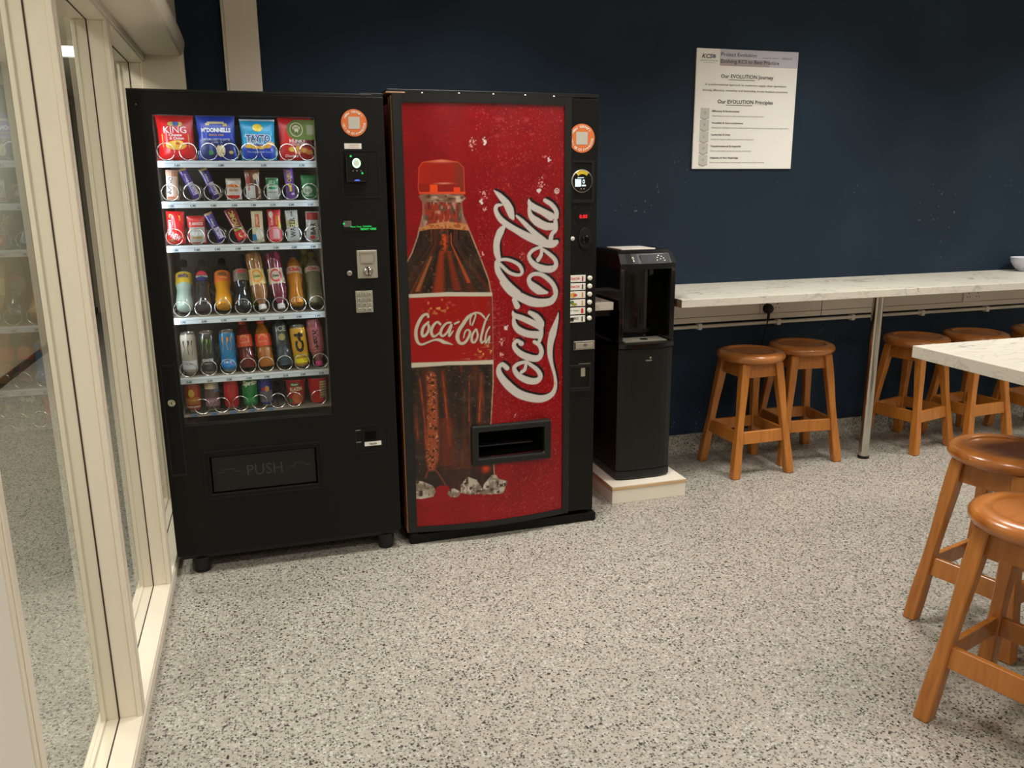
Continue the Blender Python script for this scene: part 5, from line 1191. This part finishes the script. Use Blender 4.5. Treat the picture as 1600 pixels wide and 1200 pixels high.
# ------------------------------------------------------------------ wall counters
ZC = 0.970
c1 = thing('wall_counter', 'long pale marble-effect counter along the navy wall with a chrome leg', 'counter', (3.16, 3.6, 0))
MB().box(1.897, 6.45, 3.455, YB, ZC-0.0385, ZC).build('countertop', M['marble'], c1, bevel=0.002)
MB().box(1.8945, 1.897, 3.456, YB, ZC-0.038, ZC-0.0005).build('raw_end', M['chip'], c1)
lg = MB().lathe([(0.0285, 0.016), (0.0285, ZC-0.045), (0.045, ZC-0.043), (0.045, ZC-0.0385)], 32, (3.165, 3.615, 0)).build('leg', M['chrome'], c1, smooth=True)
MB().lathe([(0.028, 0), (0.031, 0.003), (0.031, 0.014), (0.029, 0.017)], 28, (3.165, 3.615, 0)).build('foot_cap', M['black2'], lg, smooth=True)
c2 = thing('wall_counter', 'short end of pale counter between the red machine and water cooler', 'counter', (1.48, 3.8, 0))
MB().box(1.395, 1.566, 3.502, YB, ZC-0.037, ZC).build('countertop', M['marble'], c2, bevel=0.002)
MB().box(1.40, 1.55, YB-0.02, YB, 0.82, ZC-0.037).box(1.46, 1.49, 3.6, YB, 0.90, ZC-0.037).build('bracket', M['white_paint'], c2)
# sockets on the trunking
def socket(x, label):
    s = thing('double_socket', label, 'socket', (x, YB-0.056, 0.827))
    MB().box(x-0.073, x+0.073, YB-0.062, YB-0.052, 0.790, 0.868).build('faceplate', M['pvc'], s, bevel=0.003)
    h = MB()
    for q in (-0.035, 0.035):
        h.box(x+q-0.003, x+q+0.003, YB-0.0625, YB-0.0615, 0.838, 0.848)
        for dx in (-0.011, 0.011): h.box(x+q+dx-0.0035, x+q+dx+0.0035, YB-0.0625, YB-0.0615, 0.817, 0.822)
    h.build('pin_holes', M['deep'], s)
    for q in (-0.016, 0.016): MB().box(x+q-0.005, x+q+0.005, YB-0.065, YB-0.062, 0.846, 0.858).build('rocker_switch', M['pvc'], s, bevel=0.001)
    return s
socket(2.757, 'white double wall socket with a black plug in it')
socket(4.19, 'white double wall socket with nothing plugged in, right of the chrome leg')
pg = thing('plug', 'black mains plug and lead in the socket above the stools', 'plug', (2.722, YB-0.085, 0.82))
MB().loft([[(2.722+r*math.cos(2*PI*i/20)*1.0, y, 0.820+r*math.sin(2*PI*i/20)*1.05) for i in range(20)] for r, y in ((0.027, YB-0.0625), (0.027, YB-0.085), (0.022, YB-0.098), (0.012, YB-0.102))]).build('plug_body', M['black2'], pg, smooth=True)
MB().tube([(2.722, YB-0.085, 0.80), (2.721, YB-0.085, 0.775), (2.720, YB-0.084, 0.755)], 0.008, 10).build('strain_relief', M['black2'], pg, smooth=True)
MB().tube([(2.720, YB-0.084, 0.757), (2.715, YB-0.08, 0.72), (2.702, YB-0.07, 0.62), (2.690, YB-0.06, 0.45), (2.66, YB-0.06, 0.25), (2.60, YB-0.07, 0.09), (2.54, YB-0.08, 0.006)], 0.0035, 8).build('lead', M['black2'], pg, smooth=True)
# bowl
bw = thing('bowl', 'pale blue-grey ceramic bowl at the far end of the counter', 'bowl', (4.512, 3.925, ZC))
MB().lathe([(0.036, 0.0), (0.038, 0.004), (0.060, 0.022), (0.082, 0.055), (0.088, 0.080), (0.088, 0.084), (0.085, 0.084), (0.079, 0.056), (0.056, 0.026), (0.02, 0.012)], 36).build('bowl_body', M['bowl'], bw, False, smooth=True)

# ------------------------------------------------------------------ near table
tb = thing('high_table', 'pale marble-effect high table in the right foreground', 'table', (2.85, 1.45, 0))
MB().box(2.062, 3.65, 0.75, 2.176, ZC-0.0405, ZC).build('tabletop', M['marble'], tb, bevel=0.002)
for x, y in ((2.75, 1.46), (3.35, 1.46)):
    l2 = MB().lathe([(0.04, 0.012), (0.04, ZC-0.05), (0.12, ZC-0.045), (0.12, ZC-0.0405)], 28, (x, y, 0)).build('pedestal', M['chrome'], tb, smooth=True)
    MB().lathe([(0.22, 0), (0.22, 0.008), (0.05, 0.02)], 36, (x, y, 0)).build('pedestal_base', M['chrome'], l2, smooth=True)

# ------------------------------------------------------------------ stools
def make_stool():
    t = thing('wooden_stool', '', 'stool', (0, 0, 0))
    H = 0.65
    sp = [(0.02, H-0.052), (0.150, H-0.052), (0.168, H-0.046), (0.177, H-0.034), (0.178, H-0.022), (0.172, H-0.010), (0.158, H-0.003), (0.144, H), (0.127, H-0.0005), (0.123, H-0.0025), (0.119, H-0.0085), (0.085, H-0.010), (0.03, H-0.0115), (0.004, H-0.012)]
    MB().lathe(sp, 48).build('seat', M['seat'], t, False, smooth=True)
    a0, a1 = 0.098, 0.165                             # half spread at seat and at floor
    def cen(z): return a0+(a1-a0)*(1-z/(H-0.05))
    wid = lambda z: 0.0205+0.002*math.sin(z*14+0.6)
    for sx, sy in ((-1, -1), (1, -1), (1, 1), (-1, 1)):
        secs = []
        for k in range(15):
            z = (H-0.05)*k/14; c_ = cen(z); w_ = wid(z)
            x, y = sx*c_, sy*c_
            secs.append([(x-w_, y-w_, z), (x+w_, y-w_, z), (x+w_, y+w_, z), (x-w_, y+w_, z)])
        MB().loft(secs).build('leg', M['stool'], t, False, bevel=0.004, seg=1)
    def rails(name, zb, zt, th, inset):
        for s_ in (-1, 1):
            for ax in (0, 1):
                v = []
                for z in (zb, zt):
                    c_ = cen(z); e = c_-wid(z)+0.004
                    for a, b in ((-e, -th), (e, -th), (e, th), (-e, th)):
                        q = (a, s_*(c_-inset)+b)
                        v.append((q[0], q[1], z) if ax == 0 else (q[1], q[0], z))
                MB().add(v, [(0, 1, 2, 3), (4, 5, 6, 7), (0, 1, 5, 4), (1, 2, 6, 5), (2, 3, 7, 6), (3, 0, 4, 7)]).build(name, M['stool'], t, False, bevel=0.002, seg=1)
    rails('apron', H-0.128, H-0.054, 0.009, 0.004)
    rails('stretcher', 0.178, 0.242, 0.009, 0.0)
    return t
st0 = make_stool(); st_used = [False]
def place_stool(x, y, rz, label, group):
    if not st_used[0]: r = st0; st_used[0] = True
    else:
        r = st0.copy(); C.objects.link(r)
        for ch in list(st0.children):
            c = ch.copy(); C.objects.link(c); c.parent = r
    r.location = (x, y, 0); r.rotation_euler = (0, 0, math.radians(rz)); r['label'] = label; r['group'] = group
GS = 'round-seated wooden stools'
for s_ in ((2.455, 3.705, 1, 'round-seated orange wooden stool under the counter, nearest the water cooler'),
           (2.835, 3.795, -6, 'round-seated orange wooden stool between the first stool and the chrome counter leg'),
           (3.590, 3.765, 14, 'round-seated orange wooden stool under the counter just right of the chrome leg'),
           (4.010, 3.755, 4, 'second wooden stool to the right of the chrome counter leg'),
           (4.520, 3.740, 0, 'wooden stool at the far right end of the counter, mostly out of frame'),
           (2.315, 1.985, 15, 'orange wooden stool tucked under the corner of the near table'),
           (1.930, 1.520, 17, 'nearest wooden stool with a dished seat, in the right foreground')):
    place_stool(*s_, GS)

# ------------------------------------------------------------------ notice board on the wall
px0, px1, pz0, pz1 = 2.240, 2.852, 1.585, 2.190
nb = thing('notice_board', 'white printed notice board high on the navy wall', 'notice', ((px0+px1)/2, YB-0.004, pz0))
MB().box(px0, px1, YB-0.010, YB-0.001, pz0, pz1).build('board', M['board'], nb, bevel=0.001)
W_, H_ = px1-px0, pz1-pz0; YN = YB-0.010
# photo-read layout: fractions of the board, from its top left corner
def F(u, v): return px0+u*W_, pz1-v*H_
f0, f1, f2 = plane_f(YN, 0.0006), plane_f(YN, 0.0012), plane_f(YN, 0.0018)
x, z = F(0.225, 0.135); patch(f0, x, px1, z, pz1, 1, 1).build('banner', M['lilac'], nb)
a, b = F(0.225, 0.135), F(0.715, 0.015); patch(f1, a[0], b[0], a[1], b[1], 1, 1).build('banner_band', M['mauve'], nb)
ca, cb_ = F(0.225, 0.08), F(0.715, 0.015); patch(plane_f(YN, 0.0014), ca[0], cb_[0], ca[1], cb_[1], 1, 1).build('banner_band', M['lilac'], nb)
tx1, tx2 = MB(), MB()
def put(mb, txt, u, v, w_=None, h_=None, bold=0.0, left=False, shear=0.0):
    x, z = F(u, v); letters(txt, f2, None, None, x, z, w=w_*W_ if w_ else None, h=h_*H_ if h_ else None, mb=mb, bold=bold, left=left, shear=shear)
def serif(mb, txt, u, v, w_, h_, bold=0.012):        # letters with short foot and head strokes
    put(mb, txt, u, v, w_, h_, bold)
put(tx1, 'KCS', 0.10, 0.062, 0.10, 0.035, 0.02, shear=0.2); put(tx2, 'Logistics & Cold Storage', 0.115, 0.098, 0.17, 0.012); put(tx2, 'a better way to store', 0.12, 0.114, 0.11, 0.007)
x, z = F(0.165, 0.062); disc(f2, x, z, 0.010, 0.010, 16, 1).build('logo_star', solid(120, 130, 170), nb)
put(tx1, 'Project Evolution:', 0.410, 0.047, 0.355, 0.040, 0.01); put(tx1, 'Evolving KCS to Best Practice', 0.520, 0.102, 0.575, 0.040, 0.01)
put(tx2, 'supply chain', 0.72, 0.060, 0.16, 0.012); put(tx2, 'HELLO', 0.885, 0.058, 0.10, 0.016)
for txt, v, (ua, ub) in (('Our EVOLUTION Journey', 0.225, (0.318, 0.575)), ('Our EVOLUTION Principles', 0.435, (0.305, 0.562))):
    put(tx1, txt, 0.500 if v < 0.3 else 0.495, v, 0.52 if v < 0.3 else 0.55, 0.042, 0.012)
    x0_, z_ = F(ua, v+0.024); x1_, _ = F(ub, v); tx1.box(x0_, x1_, YN-0.0018, YN-0.001, z_-0.0012, z_+0.0012)
put(tx1, 'A transformational approach to modernise supply chain operations.', 0.495, 0.293, 0.81, 0.020, 0.006)
put(tx1, 'Driving efficiency, versatility and leadership across business processes.', 0.495, 0.340, 0.85, 0.020, 0.006)
rows = (('Efficiency & Environment', 'Optimising processes while reducing environmental impact.', 'O', 0.27, 0.52), ('Versatility & Open-mindedness', 'Adapting to changing market conditions while embracing new perspectives and approaches.', 'V', 0.31, 0.78),
        ('Leadership & Unity', 'Guide & integrate teams toward shared objectives.', 'L', 0.19, 0.43), ('Transformational & Impactful', 'Drive meaningful results for people and teams.', 'O', 0.30, 0.41), ('Objective & New Beginnings', 'Data-driven decisions to reinventing ourselves and fresh methods.', 'U', 0.28, 0.55))
for k, (h1, h2, ch, w1, w2) in enumerate(rows):
    v = 0.505+k*0.0985
    put(tx1, h1, 0.170, v+0.008, w1, 0.020, 0.02, left=True); put(tx2, h2, 0.170, v+0.047, w2, 0.014, 0.004, left=True)
    cv = MB(); A = [F(0.060, v-0.018), F(0.145, v-0.018), F(0.145, v+0.066), F(0.1025, v+0.082), F(0.060, v+0.066)]
    cv.prism(A, YN-0.0012, YN); cv.build('chevron', M['chev'], nb)
    e2 = MB(); B = [F(0.060, v+0.058), F(0.1025, v+0.074), F(0.145, v+0.058), F(0.145, v+0.066), F(0.1025, v+0.082), F(0.060, v+0.066)]
    e2.add([f2(*q) for q in B], [(0, 1, 4, 5), (1, 2, 3, 4)]); e2.build('chevron_edge', M['chev2'], nb)
    put(tx2, ch, 0.1025, v+0.024, None, 0.020)
tx1.build('main_lettering', M['ink'], nb); tx2.build('fine_lettering', M['ink_soft'], nb)

# ------------------------------------------------------------------ lit panel seen through the second window
cl = thing('ceiling_light', 'small lit panel on the corridor ceiling beyond the window screen', 'ceiling light', (-1.36, 7.55, 2.56))
MB().holed(-1.70, -1.02, 2.56, 2.60, 7.25, 7.26, []).box(-1.70, -1.02, 7.26, 7.85, 2.575, 2.60).box(-1.70, -1.02, 7.85, 7.86, 2.56, 2.60).build('fitting_frame', M['white_wall'], cl)
MB().box(-1.68, -1.04, 7.27, 7.84, 2.568, 2.575).build('diffuser', M['tube'], cl)
